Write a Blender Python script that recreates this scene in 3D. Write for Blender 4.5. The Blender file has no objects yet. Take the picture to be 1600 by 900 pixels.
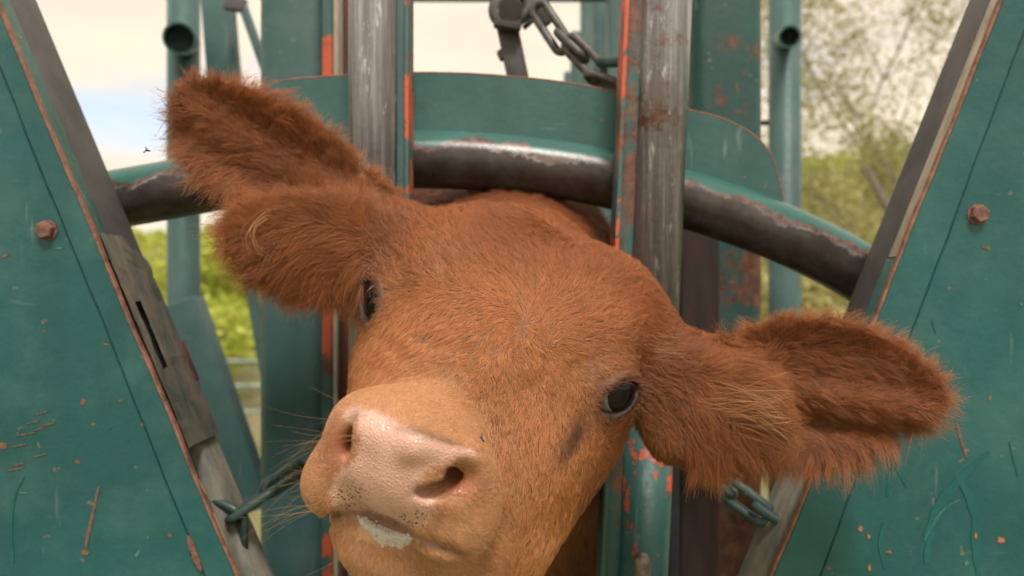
import bpy, bmesh, math, random
import numpy as np
from mathutils import Vector, Matrix

random.seed(7)
RNG = np.random.default_rng(7)
SC = bpy.context.scene
COL = SC.collection
CAM_H = 1.30                 # eye height of the photographer (m)
FPX = 1250.0                 # focal length in pixels of the 1600 px wide photograph

# ------------------------------------------------------------------ camera
cam_data = bpy.data.cameras.new("camera")
cam = bpy.data.objects.new("camera", cam_data)
COL.objects.link(cam)
cam.location = (0, 0, CAM_H)
cam.rotation_euler = (math.radians(90), 0, 0)
cam_data.sensor_width = 36.0
cam_data.lens = 36.0 * FPX / 1600.0
cam_data.clip_start = 0.02
cam_data.clip_end = 2000.0
cam_data.dof.use_dof = True
cam_data.dof.focus_distance = 0.56
cam_data.dof.aperture_fstop = 5.4
SC.camera = cam

# ------------------------------------------------------------------ sky and sun
SUN_ELEV = math.radians(56)
SUN_AZ = math.radians(168)      # compass style: 0 = +Y (straight ahead), clockwise; behind the camera, to its right
world = bpy.data.worlds.new("World")
SC.world = world
world.use_nodes = True
wn, wl = world.node_tree.nodes, world.node_tree.links
wn.clear()
w_out = wn.new("ShaderNodeOutputWorld")
w_bg = wn.new("ShaderNodeBackground")
w_bg.inputs["Strength"].default_value = 0.105
sky = wn.new("ShaderNodeTexSky")
sky.sky_type = 'NISHITA'
sky.sun_disc = False
sky.sun_elevation = SUN_ELEV
sky.sun_rotation = SUN_AZ
sky.dust_density = 2.5
# a broken layer of cream clouds over the blue, laid out by direction
w_tc = wn.new("ShaderNodeTexCoord")
w_map = wn.new("ShaderNodeMapping")
w_map.inputs["Scale"].default_value = (1.0, 1.0, 4.2)
w_map.inputs["Rotation"].default_value = (0, 0, math.radians(-9))
w_map.inputs["Location"].default_value = (5.4, 1.62, 0.15)
w_no = wn.new("ShaderNodeTexNoise")
w_no.inputs["Scale"].default_value = 1.6
w_no.inputs["Detail"].default_value = 6.0
w_no.inputs["Roughness"].default_value = 0.55
w_ra = wn.new("ShaderNodeMapRange")
w_ra.inputs["From Min"].default_value = 0.35
w_ra.inputs["From Max"].default_value = 0.53
w_mix = wn.new("ShaderNodeMix")
w_mix.data_type = 'RGBA'
w_mix.inputs["B"].default_value = (5.7, 4.85, 3.5, 1.0)
wl.new(w_tc.outputs["Generated"], w_map.inputs["Vector"])
wl.new(w_map.outputs["Vector"], w_no.inputs["Vector"])
# the deck closes overhead and breaks up low down
w_sep = wn.new("ShaderNodeSeparateXYZ")
wl.new(w_tc.outputs["Generated"], w_sep.inputs[0])
w_el = wn.new("ShaderNodeMapRange")
w_el.inputs["From Min"].default_value = 0.20; w_el.inputs["From Max"].default_value = 0.36; w_el.inputs["To Max"].default_value = 0.28
wl.new(w_sep.outputs["Z"], w_el.inputs["Value"])
w_add = wn.new("ShaderNodeMath"); w_add.operation = 'ADD'
wl.new(w_no.outputs["Fac"], w_add.inputs[0]); wl.new(w_el.outputs["Result"], w_add.inputs[1])
wl.new(w_add.outputs[0], w_ra.inputs["Value"])
# soft grey undersides
w_no2 = wn.new("ShaderNodeTexNoise"); w_no2.inputs["Scale"].default_value = 3.1; w_no2.inputs["Detail"].default_value = 5.0
wl.new(w_map.outputs["Vector"], w_no2.inputs["Vector"])
w_r2 = wn.new("ShaderNodeMapRange"); w_r2.inputs["From Min"].default_value = 0.35; w_r2.inputs["From Max"].default_value = 0.65
wl.new(w_no2.outputs["Fac"], w_r2.inputs["Value"])
w_cl = wn.new("ShaderNodeMix"); w_cl.data_type = 'RGBA'
w_cl.inputs["A"].default_value = (5.1, 4.4, 3.65, 1.0); w_cl.inputs["B"].default_value = (5.9, 5.15, 3.95, 1.0)
wl.new(w_r2.outputs["Result"], w_cl.inputs["Factor"])
wl.new(w_cl.outputs["Result"], w_mix.inputs["B"])
wl.new(w_ra.outputs["Result"], w_mix.inputs["Factor"])
w_hs = wn.new("ShaderNodeHueSaturation"); w_hs.inputs["Saturation"].default_value = 0.6; w_hs.inputs["Value"].default_value = 1.15
wl.new(sky.outputs["Color"], w_hs.inputs["Color"])
wl.new(w_hs.outputs["Color"], w_mix.inputs["A"])
wl.new(w_mix.outputs["Result"], w_bg.inputs["Color"])
wl.new(w_bg.outputs["Background"], w_out.inputs["Surface"])

sun_data = bpy.data.lights.new("sun", 'SUN')
sun_data.energy = 1.5
sun_data.angle = math.radians(14)
sun_data.color = (1.0, 0.95, 0.88)
sun = bpy.data.objects.new("sun", sun_data)
COL.objects.link(sun)
_sd = Vector((math.sin(SUN_AZ) * math.cos(SUN_ELEV), math.cos(SUN_AZ) * math.cos(SUN_ELEV), math.sin(SUN_ELEV)))
sun.rotation_euler = _sd.to_track_quat('Z', 'Y').to_euler()
sun.location = (0, -3, 6)

vs = SC.view_settings
vs.view_transform = 'Standard'
vs.look = 'None'
vs.gamma = 1.0
vs.use_curve_mapping = False
vs.exposure = 0.92
SC.cycles.use_denoising = True
SC.cycles.max_bounces = 4
SC.cycles.diffuse_bounces = 2
SC.cycles.glossy_bounces = 2
SC.cycles.adaptive_threshold = 0.03
SC.cycles_curves.shape = 'RIBBONS'
SC.cycles.transparent_max_bounces = 8

# ------------------------------------------------------------------ helpers
def at(px, py, d):
    """point seen at a pixel of the photograph, d metres in front of the lens plane"""
    return np.array([(px - 800.0) / FPX * d, d, CAM_H - (py - 450.0) / FPX * d])

def tag(o, label=None, cat=None, group=None, kind=None):
    if label: o["label"] = label
    if cat: o["category"] = cat
    if group: o["group"] = group
    if kind: o["kind"] = kind
    return o

def empty(name, loc=(0, 0, 0), label=None, cat=None, group=None):
    o = bpy.data.objects.new(name, None)
    o.empty_display_size = 0.05
    COL.objects.link(o)
    o.location = loc
    return tag(o, label, cat, group)

def link(name, me, mat=None, parent=None, smooth=False):
    if mat is not None and not me.materials:
        me.materials.append(mat)
    if smooth:
        me.polygons.foreach_set("use_smooth", np.ones(len(me.polygons), dtype=bool))
    o = bpy.data.objects.new(name, me)
    COL.objects.link(o)
    if parent is not None:
        o.parent = parent
        o.matrix_parent_inverse = Matrix.Translation(-Vector(parent.location))
    return o

def norm(v):
    v = np.asarray(v, dtype=float)
    return v / max(np.linalg.norm(v), 1e-12)

def mesh_np(name, verts, faces):
    """faces: (n,4) or (n,3) int array"""
    me = bpy.data.meshes.new(name)
    verts = np.asarray(verts, dtype=np.float32); faces = np.asarray(faces, dtype=np.int32)
    n, k = faces.shape
    me.vertices.add(len(verts)); me.vertices.foreach_set("co", verts.ravel())
    me.loops.add(n * k); me.loops.foreach_set("vertex_index", faces.ravel())
    me.polygons.add(n)
    me.polygons.foreach_set("loop_start", np.arange(0, n * k, k, dtype=np.int32))
    me.update(calc_edges=True)
    return me

def sstep(a, b, x):
    t = np.clip((x - a) / (b - a), 0, 1); return t * t * (3 - 2 * t)

def vec_noise(p, seed=0, scale=1.0):
    """cheap smooth 3-D value noise in [-1,1], p: (n,3)"""
    p = np.asarray(p, dtype=np.float64) * scale
    i = np.floor(p).astype(np.int64); f = p - i
    f = f * f * (3 - 2 * f)
    def h(ix, iy, iz):
        n = (ix * 374761393 + iy * 668265263 + iz * 2147483647 + seed * 1274126177) & 0xFFFFFFFF
        n = ((n ^ (n >> 13)) * 1274126177) & 0xFFFFFFFF
        n = ((n ^ (n >> 16)) * 2246822519) & 0xFFFFFFFF
        return (n & 0xFFFFFF) / float(0xFFFFFF) * 2 - 1
    r = 0
    for dx in (0, 1):
        for dy in (0, 1):
            for dz in (0, 1):
                w = (f[:, 0] if dx else 1 - f[:, 0]) * (f[:, 1] if dy else 1 - f[:, 1]) * (f[:, 2] if dz else 1 - f[:, 2])
                r = r + w * h(i[:, 0] + dx, i[:, 1] + dy, i[:, 2] + dz)
    return r
# ================================================================== materials of the setting
def nodes_of(name):
    m = bpy.data.materials.new(name); m.use_nodes = True
    return m, m.node_tree.nodes, m.node_tree.links, m.node_tree.nodes["Principled BSDF"]

def N_(nd, t, **kw):
    n = nd.new(t)
    for k, v in kw.items():
        if hasattr(n, k) and not k[0].isupper(): setattr(n, k, v)
        else: n.inputs[k].default_value = v
    return n

def mask_noise(nd, lk, vec, scale, lo, hi, detail=4, rough=0.6, stretch=None, loc=(0, 0, 0)):
    mp = nd.new("ShaderNodeMapping"); mp.inputs["Location"].default_value = loc
    if stretch: mp.inputs["Scale"].default_value = stretch
    lk.new(vec, mp.inputs["Vector"])
    n = nd.new("ShaderNodeTexNoise"); n.inputs["Scale"].default_value = scale; n.inputs["Detail"].default_value = detail; n.inputs["Roughness"].default_value = rough
    lk.new(mp.outputs[0], n.inputs["Vector"])
    r = nd.new("ShaderNodeMapRange"); r.inputs["From Min"].default_value = lo; r.inputs["From Max"].default_value = hi
    lk.new(n.outputs["Fac"], r.inputs["Value"])
    return r.outputs["Result"]

def mixc(nd, lk, fac, a, b):
    m = nd.new("ShaderNodeMix"); m.data_type = 'RGBA'
    if hasattr(fac, "is_output"): lk.new(fac, m.inputs["Factor"])
    else: m.inputs["Factor"].default_value = fac
    for key, v in (("A", a), ("B", b)):
        if hasattr(v, "is_output"): lk.new(v, m.inputs[key])
        else: m.inputs[key].default_value = (*v, 1)
    return m.outputs["Result"]

def mathn(nd, lk, op, a, b):
    m = nd.new("ShaderNodeMath"); m.operation = op
    for i, v in enumerate((a, b)):
        if hasattr(v, "is_output"): lk.new(v, m.inputs[i])
        else: m.inputs[i].default_value = v
    return m.outputs[0]

TEAL = (0.022, 0.150, 0.128)
TEAL_D = (0.014, 0.085, 0.074)
PRIMER = (0.52, 0.092, 0.036)
RUST = (0.155, 0.062, 0.036)

def paint(name, base=TEAL, dark=TEAL_D, fade=(0.10, 0.20, 0.185), fade_amt=0.35, chips=0.0, rust=0.0, rough=0.42, scratch=0.3, seed=0.0, bump=0.25, spots=0.5, bare=0.0, streak=(1, 1, 1), dent=0.0):
    """weathered gloss paint on steel: fading, scuffs, chips to orange primer, rust blooms, worn bare metal"""
    m, nd, lk, b = nodes_of(name)
    tc = nd.new("ShaderNodeTexCoord"); v = tc.outputs["Object"]
    L = (seed, seed * 0.7, seed * 1.3)
    big = mask_noise(nd, lk, v, 5, 0.3, 0.72, 3, 0.6, loc=L)
    c = mixc(nd, lk, big, dark, base)
    c = mixc(nd, lk, mathn(nd, lk, 'MULTIPLY', mask_noise(nd, lk, v, 11, 0.45, 0.75, 5, 0.7, loc=L), fade_amt), c, fade)
    # runs and wipes, mostly vertical
    run = mask_noise(nd, lk, v, 16, 0.52, 0.66, 3, 0.6, stretch=(1.0, 1.0, 0.16), loc=L)
    c = mixc(nd, lk, mathn(nd, lk, 'MULTIPLY', run, 0.35), c, tuple(x * 0.55 for x in base))
    # pale scratches
    sc1 = mask_noise(nd, lk, v, 60, 0.66, 0.72, 3, 0.7, stretch=(1.0, 1.0, 0.10), loc=L)
    sc2 = mask_noise(nd, lk, v, 46, 0.68, 0.73, 3, 0.7, stretch=(0.12, 1.0, 1.0), loc=(seed + 3, 0, 0))
    c = mixc(nd, lk, mathn(nd, lk, 'MULTIPLY', mathn(nd, lk, 'MAXIMUM', sc1, sc2), scratch), c, (0.36, 0.46, 0.43))
    # small chips and specks
    sp = mask_noise(nd, lk, v, 95, 0.735 - 0.05 * spots, 0.755 - 0.05 * spots, 2, 0.5, loc=L)
    c = mixc(nd, lk, mathn(nd, lk, 'MULTIPLY', sp, min(1.0, spots * 1.6)), c, (0.26, 0.16, 0.11))
    height = big
    if bare > 0:
        wn_ = mask_noise(nd, lk, v, 9, 0.62 - 0.3 * bare, 0.68 - 0.3 * bare, 6, 0.68, stretch=streak, loc=L)
        met = mixc(nd, lk, mask_noise(nd, lk, v, 40, 0.46, 0.70, 5, 0.75, stretch=(streak[0] * 1.6, streak[1] * 1.6, streak[2] * 0.6), loc=L), (0.17, 0.165, 0.17), (0.40, 0.395, 0.405))
        met = mixc(nd, lk, mask_noise(nd, lk, v, 7, 0.55, 0.7, 5, 0.6, loc=(seed + 9, 1, 2)), met, (0.13, 0.10, 0.095))
        met = mixc(nd, lk, mask_noise(nd, lk, v, 62, 0.60, 0.66, 5, 0.75, stretch=(1.4, 1.4, 0.30), loc=(seed, 3, 0)), met, (0.52, 0.51, 0.51))
        c = mixc(nd, lk, wn_, c, met)
    if chips > 0:
        ch = mask_noise(nd, lk, v, 13, 0.74 - 0.22 * chips, 0.752 - 0.22 * chips, 6, 0.66, stretch=streak, loc=(seed + 5, 2, 7))
        rim = mask_noise(nd, lk, v, 13, 0.725 - 0.22 * chips, 0.75 - 0.22 * chips, 4, 0.66, stretch=streak, loc=(seed + 5, 2, 7))
        c = mixc(nd, lk, mathn(nd, lk, 'MULTIPLY', rim, 0.55), c, (0.10, 0.07, 0.06))
        c = mixc(nd, lk, ch, c, PRIMER)
    if rust > 0:
        ru = mask_noise(nd, lk, v, 8, 0.70 - 0.26 * rust, 0.76 - 0.26 * rust, 6, 0.72, loc=(seed + 11, 4, 1))
        rc = mixc(nd, lk, mask_noise(nd, lk, v, 60, 0.4, 0.65, 6, 0.7), (0.075, 0.036, 0.026), (0.22, 0.088, 0.05))
        c = mixc(nd, lk, ru, c, rc)
    lk.new(c, b.inputs["Base Color"])
    fine = mask_noise(nd, lk, v, 120, 0.2, 0.8, 3, 0.65)
    ro = nd.new("ShaderNodeMapRange"); ro.inputs["To Min"].default_value = rough - 0.08; ro.inputs["To Max"].default_value = rough + 0.22
    lk.new(fine, ro.inputs["Value"]); lk.new(ro.outputs["Result"], b.inputs["Roughness"])
    bu = nd.new("ShaderNodeBump"); bu.inputs["Strength"].default_value = bump; bu.inputs["Distance"].default_value = 0.0012
    lk.new(mathn(nd, lk, 'ADD', fine, mathn(nd, lk, 'MULTIPLY', big, 6.0 * dent)), bu.inputs["Height"]); lk.new(bu.outputs[0], b.inputs["Normal"])
    return m

def plain(name, c0, c1, scale=20, rough=0.6, metal=0.0, stretch=None, bump=0.2):
    m, nd, lk, b = nodes_of(name)
    tc = nd.new("ShaderNodeTexCoord"); v = tc.outputs["Object"]
    f = mask_noise(nd, lk, v, scale, 0.35, 0.68, 5, 0.68, stretch=stretch)
    lk.new(mixc(nd, lk, f, c0, c1), b.inputs["Base Color"])
    b.inputs["Roughness"].default_value = rough; b.inputs["Metallic"].default_value = metal
    bu = nd.new("ShaderNodeBump"); bu.inputs["Strength"].default_value = bump; bu.inputs["Distance"].default_value = 0.0015
    lk.new(f, bu.inputs["Height"]); lk.new(bu.outputs[0], b.inputs["Normal"])
    return m

M = {}
M["panel"] = paint("door_paint", base=(0.016, 0.122, 0.122), dark=(0.011, 0.080, 0.084), fade_amt=0.40, spots=0.28, scratch=0.14, dent=1.0, rough=0.40)
M["panel_r"] = paint("door_paint_scuffed", base=(0.016, 0.120, 0.119), dark=(0.010, 0.076, 0.078), fade_amt=0.32, spots=0.32, scratch=0.16, dent=1.0, rough=0.40, seed=4.1)
M["flange"] = paint("flange_paint", base=(0.07, 0.15, 0.13), fade_amt=0.5, rust=0.35, spots=0.7, seed=2.0)
M["frame"] = paint("frame_paint", base=(0.055, 0.135, 0.132), dark=(0.040, 0.098, 0.098), fade=(0.13, 0.18, 0.18), fade_amt=0.5, spots=0.25, rust=0.25, seed=6.0)  # greyed base colour stands for the pale haze over the upper metalwork
M["frame_rust"] = paint("frame_paint_rusted", base=(0.035, 0.12, 0.108), dark=(0.022, 0.072, 0.066), fade_amt=0.35, chips=0.42, rust=0.85, spots=0.5, seed=8.0, streak=(1.6, 1.6, 0.45))
M["plate"] = paint("arch_plate_paint", base=(0.042, 0.135, 0.128), dark=(0.030, 0.098, 0.094), fade_amt=0.35, spots=0.35, rust=0.18, chips=0.10, seed=1.2)  # veiling haze over the arch put into a greyer paint colour
M["bar"] = paint("worn_bar", base=(0.05, 0.14, 0.125), bare=0.58, rust=0.30, chips=0.26, spots=0.2, rough=0.36, seed=3.3, streak=(2.2, 2.2, 0.18), bump=0.35)
M["bar_l"] = paint("worn_bar_scratched", base=(0.05, 0.14, 0.125), bare=0.95, rust=0.15, chips=0.12, spots=0.2, rough=0.36, seed=1.9, streak=(2.2, 2.2, 0.18), bump=0.35)
M["bar_low"] = paint("worn_bar_painted", base=(0.035, 0.145, 0.135), dark=(0.025, 0.10, 0.092), bare=0.28, rust=0.30, chips=0.62, spots=0.5, rough=0.4, seed=5.5, streak=(0.9, 0.9, 0.5), bump=0.35)
M["primer"] = paint("orange_primer", base=(0.05, 0.13, 0.12), dark=(0.04, 0.09, 0.085), chips=0.95, rust=0.5, spots=0.6, seed=7.7, rough=0.55, streak=(0.8, 0.8, 0.5))
M["dark_red"] = plain("dark_red_oxide", (0.05, 0.022, 0.018), (0.20, 0.05, 0.03), 24, 0.6, stretch=(1.5, 1.5, 0.3))
M["cream"] = plain("pale_edge", (0.30, 0.26, 0.20), (0.62, 0.55, 0.44), 30, 0.6, stretch=(1.5, 1.5, 0.3))
M["rust_edge"] = plain("rusty_cut_edge", (0.13, 0.055, 0.035), (0.38, 0.17, 0.11), 70, 0.8)
M["dark_steel"] = plain("dark_weathered_steel", (0.065, 0.060, 0.062), (0.125, 0.113, 0.11), 14, 0.55, 0.0)
M["weathered"] = plain("weathered_plate", (0.13, 0.16, 0.14), (0.40, 0.34, 0.27), 15, 0.75, stretch=(2.0, 2.0, 0.55), bump=0.6)
M["black"] = plain("shade_and_fly_black", (0.012, 0.012, 0.012), (0.03, 0.028, 0.026), 20, 0.8)  # near black for painted shade in gaps and pockets, and for the flies
M["chain"] = paint("chain_paint", base=(0.045, 0.095, 0.085), dark=(0.025, 0.05, 0.046), rust=0.5, spots=0.5, fade_amt=0.4, seed=9.0, rough=0.4)
M["chain_steel"] = plain("chain_steel", (0.06, 0.058, 0.058), (0.19, 0.18, 0.175), 40, 0.45, 0.3)
M["bolt"] = plain("rusty_bolt", (0.10, 0.05, 0.04), (0.30, 0.14, 0.10), 120, 0.75, bump=0.5)
M["knob"] = plain("worn_knob_steel", (0.12, 0.09, 0.08), (0.36, 0.32, 0.30), 50, 0.4, 0.5)

def arch_material():
    """pipe with paint on top, a pale line painted as the highlight, broken by scuffs, and bare, polished dark steel underneath"""
    m, nd, lk, b = nodes_of("arch_pipe_worn")
    tc = nd.new("ShaderNodeTexCoord"); v = tc.outputs["Object"]
    at_ = nd.new("ShaderNodeAttribute"); at_.attribute_name = "around"      # 1 = crown of the pipe, -1 = underside
    n1 = nd.new("ShaderNodeTexNoise"); n1.inputs["Scale"].default_value = 19; n1.inputs["Detail"].default_value = 8; n1.inputs["Roughness"].default_value = 0.74
    lk.new(v, n1.inputs["Vector"])
    k = mathn(nd, lk, 'ADD', at_.outputs["Fac"], mathn(nd, lk, 'MULTIPLY', mathn(nd, lk, 'SUBTRACT', n1.outputs["Fac"], 0.5), 1.7))
    steel = mixc(nd, lk, mask_noise(nd, lk, v, 30, 0.4, 0.7, 7, 0.7), (0.040, 0.030, 0.028), (0.085, 0.072, 0.066))
    teal = mixc(nd, lk, mask_noise(nd, lk, v, 9, 0.3, 0.7, 6, 0.6), (0.026, 0.105, 0.092), (0.040, 0.150, 0.132))
    rst = mixc(nd, lk, mask_noise(nd, lk, v, 70, 0.4, 0.6, 5, 0.7), (0.085, 0.045, 0.036), (0.19, 0.12, 0.10))
    pal = mixc(nd, lk, mask_noise(nd, lk, v, 60, 0.42, 0.58, 7, 0.75), (0.10, 0.09, 0.088), (0.30, 0.29, 0.285))  # pale band puts the pipe's highlight into the colour, mixed with scuffed metal
    def band(lo, hi):
        r = nd.new("ShaderNodeMapRange"); r.inputs["From Min"].default_value = lo; r.inputs["From Max"].default_value = hi
        lk.new(k, r.inputs["Value"]); return r.outputs["Result"]
    patch = mask_noise(nd, lk, v, 5.5, 0.46, 0.56, 5, 0.65, loc=(1.7, 0.4, 0.2))
    c = mixc(nd, lk, mathn(nd, lk, 'MULTIPLY', band(0.16, 0.24), patch), steel, pal)
    c = mixc(nd, lk, band(0.28, 0.33), c, rst)
    c = mixc(nd, lk, band(0.46, 0.49), c, teal)
    chip = mask_noise(nd, lk, v, 17, 0.655, 0.665, 9, 0.7, loc=(3, 1, 2))
    top = band(0.30, 0.36)
    c = mixc(nd, lk, mathn(nd, lk, 'MULTIPLY', chip, top), c, PRIMER)
    # patches of paint left on the far end
    c = mixc(nd, lk, mask_noise(nd, lk, v, 6, 0.62, 0.65, 8, 0.6, loc=(2.2, 0, 0)), c, teal)
    lk.new(c, b.inputs["Base Color"])
    b.inputs["Roughness"].default_value = 0.27
    bu = nd.new("ShaderNodeBump"); bu.inputs["Strength"].default_value = 0.4; bu.inputs["Distance"].default_value = 0.002
    lk.new(n1.outputs["Fac"], bu.inputs["Height"]); lk.new(bu.outputs[0], b.inputs["Normal"])
    return m
M["arch"] = arch_material()

def leaf_mat(name, c0, c1, trans=0.35):
    m, nd, lk, b = nodes_of(name)
    oi = nd.new("ShaderNodeNewGeometry")
    c = mixc(nd, lk, oi.outputs["Random Per Island"], c0, c1)
    lk.new(c, b.inputs["Base Color"]); b.inputs["Roughness"].default_value = 0.6
    tr = nd.new("ShaderNodeBsdfTranslucent"); lk.new(c, tr.inputs["Color"])
    mx = nd.new("ShaderNodeMixShader"); mx.inputs[0].default_value = trans
    lk.new(b.outputs[0], mx.inputs[1]); lk.new(tr.outputs[0], mx.inputs[2]); lk.new(mx.outputs[0], nd["Material Output"].inputs["Surface"])
    return m
M["leaf_a"] = leaf_mat("shrub_leaves", (0.34, 0.42, 0.045), (0.58, 0.62, 0.12))
M["leaf_b"] = leaf_mat("olive_leaves", (0.38, 0.37, 0.13), (0.58, 0.54, 0.25))  # background haze put into paler leaf colours
M["leaf_t"] = leaf_mat("tree_leaves", (0.30, 0.30, 0.12), (0.52, 0.48, 0.24), 0.5)  # tree leaves paled as well to stand for haze
M["bark"] = plain("bark", (0.10, 0.085, 0.07), (0.20, 0.17, 0.14), 30, 0.85)
M["rail"] = plain("fence_rail_paint", (0.16, 0.24, 0.20), (0.30, 0.38, 0.33), 12, 0.5)

def ground_mat(name, a, b_, c_):
    m, nd, lk, b = nodes_of(name)
    tc = nd.new("ShaderNodeTexCoord"); v = tc.outputs["Object"]
    c = mixc(nd, lk, mask_noise(nd, lk, v, 0.6, 0.4, 0.62, 8, 0.65), a, b_)
    c = mixc(nd, lk, mask_noise(nd, lk, v, 6, 0.5, 0.72, 8, 0.7), c, c_)
    lk.new(c, b.inputs["Base Color"]); b.inputs["Roughness"].default_value = 0.95
    return m
M["ground"] = ground_mat("dry_grass_ground", (0.20, 0.16, 0.10), (0.16, 0.20, 0.05), (0.26, 0.22, 0.13))
M["hill"] = ground_mat("green_hillside", (0.16, 0.22, 0.04), (0.24, 0.26, 0.07), (0.10, 0.14, 0.03))

M["scuff"] = plain("pale_scuff", (0.022, 0.15, 0.138), (0.12, 0.23, 0.21), 160, 0.6)
M["drip"] = plain("dark_wet_drip", (0.013, 0.102, 0.100), (0.017, 0.128, 0.124), 30, 0.25)
M["chip"] = plain("orange_chip", (0.36, 0.11, 0.06), (0.50, 0.22, 0.14), 200, 0.6)
M["chip_rust"] = plain("rust_chip", (0.13, 0.06, 0.04), (0.27, 0.13, 0.09), 200, 0.8)

M["dark_gap"] = plain("dark_rusted_channel", (0.016, 0.011, 0.010), (0.060, 0.026, 0.018), 22, 0.7, stretch=(1.5, 1.5, 0.3))
# ================================================================== ground, hillside and plants
def grid_mesh(name, xs, ys, zf):
    X, Y = np.meshgrid(xs, ys, indexing='ij')
    Z = zf(X, Y)
    V = np.stack([X.ravel(), Y.ravel(), Z.ravel()], 1)
    nx, ny = len(xs), len(ys)
    i, j = np.meshgrid(np.arange(nx - 1), np.arange(ny - 1), indexing='ij')
    a = (i * ny + j).ravel()
    return mesh_np(name, V, np.stack([a, a + ny, a + ny + 1, a + 1], 1))

def hill_h(X, Y):
    d = np.hypot(X, Y)
    az = np.arctan2(X, Y)
    rise = sstep(22, 95, d)
    top = 8.5 + 7.0 * sstep(-0.05, 0.5, az) + 1.6 * np.sin(az * 7 + 1) + 0.8 * np.sin(az * 19)
    front = sstep(-0.4, 0.4, Y / np.maximum(d, 1))
    return rise * top * (0.25 + 0.75 * front) - 0.02 + 0.12 * np.sin(X * 0.31) * np.sin(Y * 0.27) * sstep(4, 20, d)

g = np.concatenate([-np.geomspace(900, 6, 34), np.linspace(-5, 5, 12), np.geomspace(6, 900, 34)])
gm = grid_mesh("ground", g, g, lambda X, Y: np.where(np.hypot(X, Y) < 24, 0.12 * np.sin(X * 0.31) * np.sin(Y * 0.27) * sstep(4, 20, np.hypot(X, Y)), hill_h(X, Y)))
o = link("ground", gm, M["ground"], None, True); tag(o, kind="structure")
hx = np.linspace(-110, 110, 90); hy = np.linspace(20, 150, 60)
o = link("hillside", grid_mesh("hillside", hx, hy, lambda X, Y: hill_h(X, Y) + 0.25 * np.sin(X * 1.7 + Y) * np.sin(Y * 1.3) - 0.35 + 0.39 * sstep(23, 28, np.hypot(X, Y))), M["hill"], None, True)
tag(o, kind="structure")

def leaf_quads(P, size, rng, up=0.3):
    """one small folded leaf-clump quad per point"""
    n = len(P)
    a = rng.normal(size=(n, 3)); a /= np.linalg.norm(a, axis=1)[:, None]
    b = rng.normal(size=(n, 3)); b -= a * (a * b).sum(1)[:, None]; b /= np.linalg.norm(b, axis=1)[:, None]
    s = (size * rng.uniform(0.6, 1.4, n))[:, None]
    V = np.stack([P - a * s, P - b * s * 0.55, P + a * s, P + b * s * 0.55], 1).reshape(-1, 3)
    F = np.arange(4 * n).reshape(-1, 4)
    return V, F

def shrub(x, y, h, w, mat, label, seed, n=1600, leaf=0.035, group=None):
    rng = np.random.default_rng(seed)
    z0 = float(hill_h(np.array([x]), np.array([y]))[0]) if math.hypot(x, y) > 22 else 0.0
    t = empty("shrub", (x, y, z0), label, "shrub", group)
    nb = 9
    cen = np.stack([rng.normal(0, w * 0.28, nb), rng.normal(0, w * 0.28, nb), rng.uniform(0.35, 0.9, nb) * h], 1)
    rad = rng.uniform(0.16, 0.32, nb) * w
    k = rng.integers(0, nb, n)
    d = rng.normal(size=(n, 3)); d /= np.linalg.norm(d, axis=1)[:, None]
    P = cen[k] + d * (rad[k] * rng.uniform(0.5, 1.08, n) ** 0.6)[:, None]
    P[:, 2] = np.clip(P[:, 2], 0.03, None)
    V, F = leaf_quads(P + np.array([x, y, z0]), leaf, rng)
    link("crown", mesh_np("shrub_crown", V, F), mat, t)
    SV, SF = [], []
    for c in cen: tube_np(SV, SF, [(x, y, z0 - 0.03), (x + c[0] * 0.5, y + c[1] * 0.5, z0 + c[2] * 0.45), (x + c[0], y + c[1], z0 + c[2])], [0.02, 0.014, 0.006], 5)
    link("stem", mesh_np("shrub_stem", np.array(SV), np.array(SF)), M["bark"], t, True)
    return t

def tube_np(V, F, pts, rads, seg=8):
    pts = np.asarray(pts, float); n = len(pts)
    base = len(V)
    for i in range(n):
        d = norm(pts[min(i + 1, n - 1)] - pts[max(i - 1, 0)])
        u = norm(np.cross(d, (0.31, 0.17, 0.93) if abs(d[2]) < 0.9 else (1, 0, 0))); w = np.cross(d, u)
        for k in range(seg):
            a = 2 * math.pi * k / seg
            V.append(pts[i] + (u * math.cos(a) + w * math.sin(a)) * rads[i])
    for i in range(n - 1):
        for k in range(seg):
            a = base + i * seg + k; b = base + i * seg + (k + 1) % seg
            F.append((a, b, b + seg, a + seg))

SHR = [
 (-4.1, 10.5, 1.75, 1.5, "leaf_a", "bright green shrub just left of the thin rear post, behind the rail fence"),
 (-3.6, 9.0, 1.05, 1.3, "leaf_a", "low bright shrub seen between the rear post and the big left post, nearest the rails"),
 (-4.6, 13.5, 1.8, 2.2, "leaf_a", "rounded green shrub in the gap left of the calf's ear fringe, behind the low shrub"),
 (-5.2, 17.5, 2.1, 2.6, "leaf_b", "olive shrub farther up the slope in the left gap"),
 (-7.5, 18.0, 2.2, 2.8, "leaf_a", "green shrub on the slope under the left end of the arch pipe"),
 (-7.6, 26.0, 2.2, 3.6, "leaf_b", "far olive shrub highest in the left gap below the arch"),
 (3.1, 9.0, 1.5, 1.7, "leaf_b", "olive shrub low behind the right rear post"),
 (4.7, 12.5, 2.4, 2.6, "leaf_b", "yellow green shrub behind the bare branches on the right"),
 (8.5, 23.0, 4.6, 4.8, "leaf_b", "large olive bush rising to the skyline right of the rear post"),
 (12.5, 26.0, 5.0, 5.2, "leaf_b", "large olive bush beside the dark edge of the right door"),
]
for i, (x, y, h, w, mt, lb) in enumerate(SHR):
    shrub(x, y, h, w, M[mt], lb, 100 + i, n=int(1500 + 500 * w), leaf=0.035 + 0.012 * w, group="shrubs on the slope")

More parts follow.
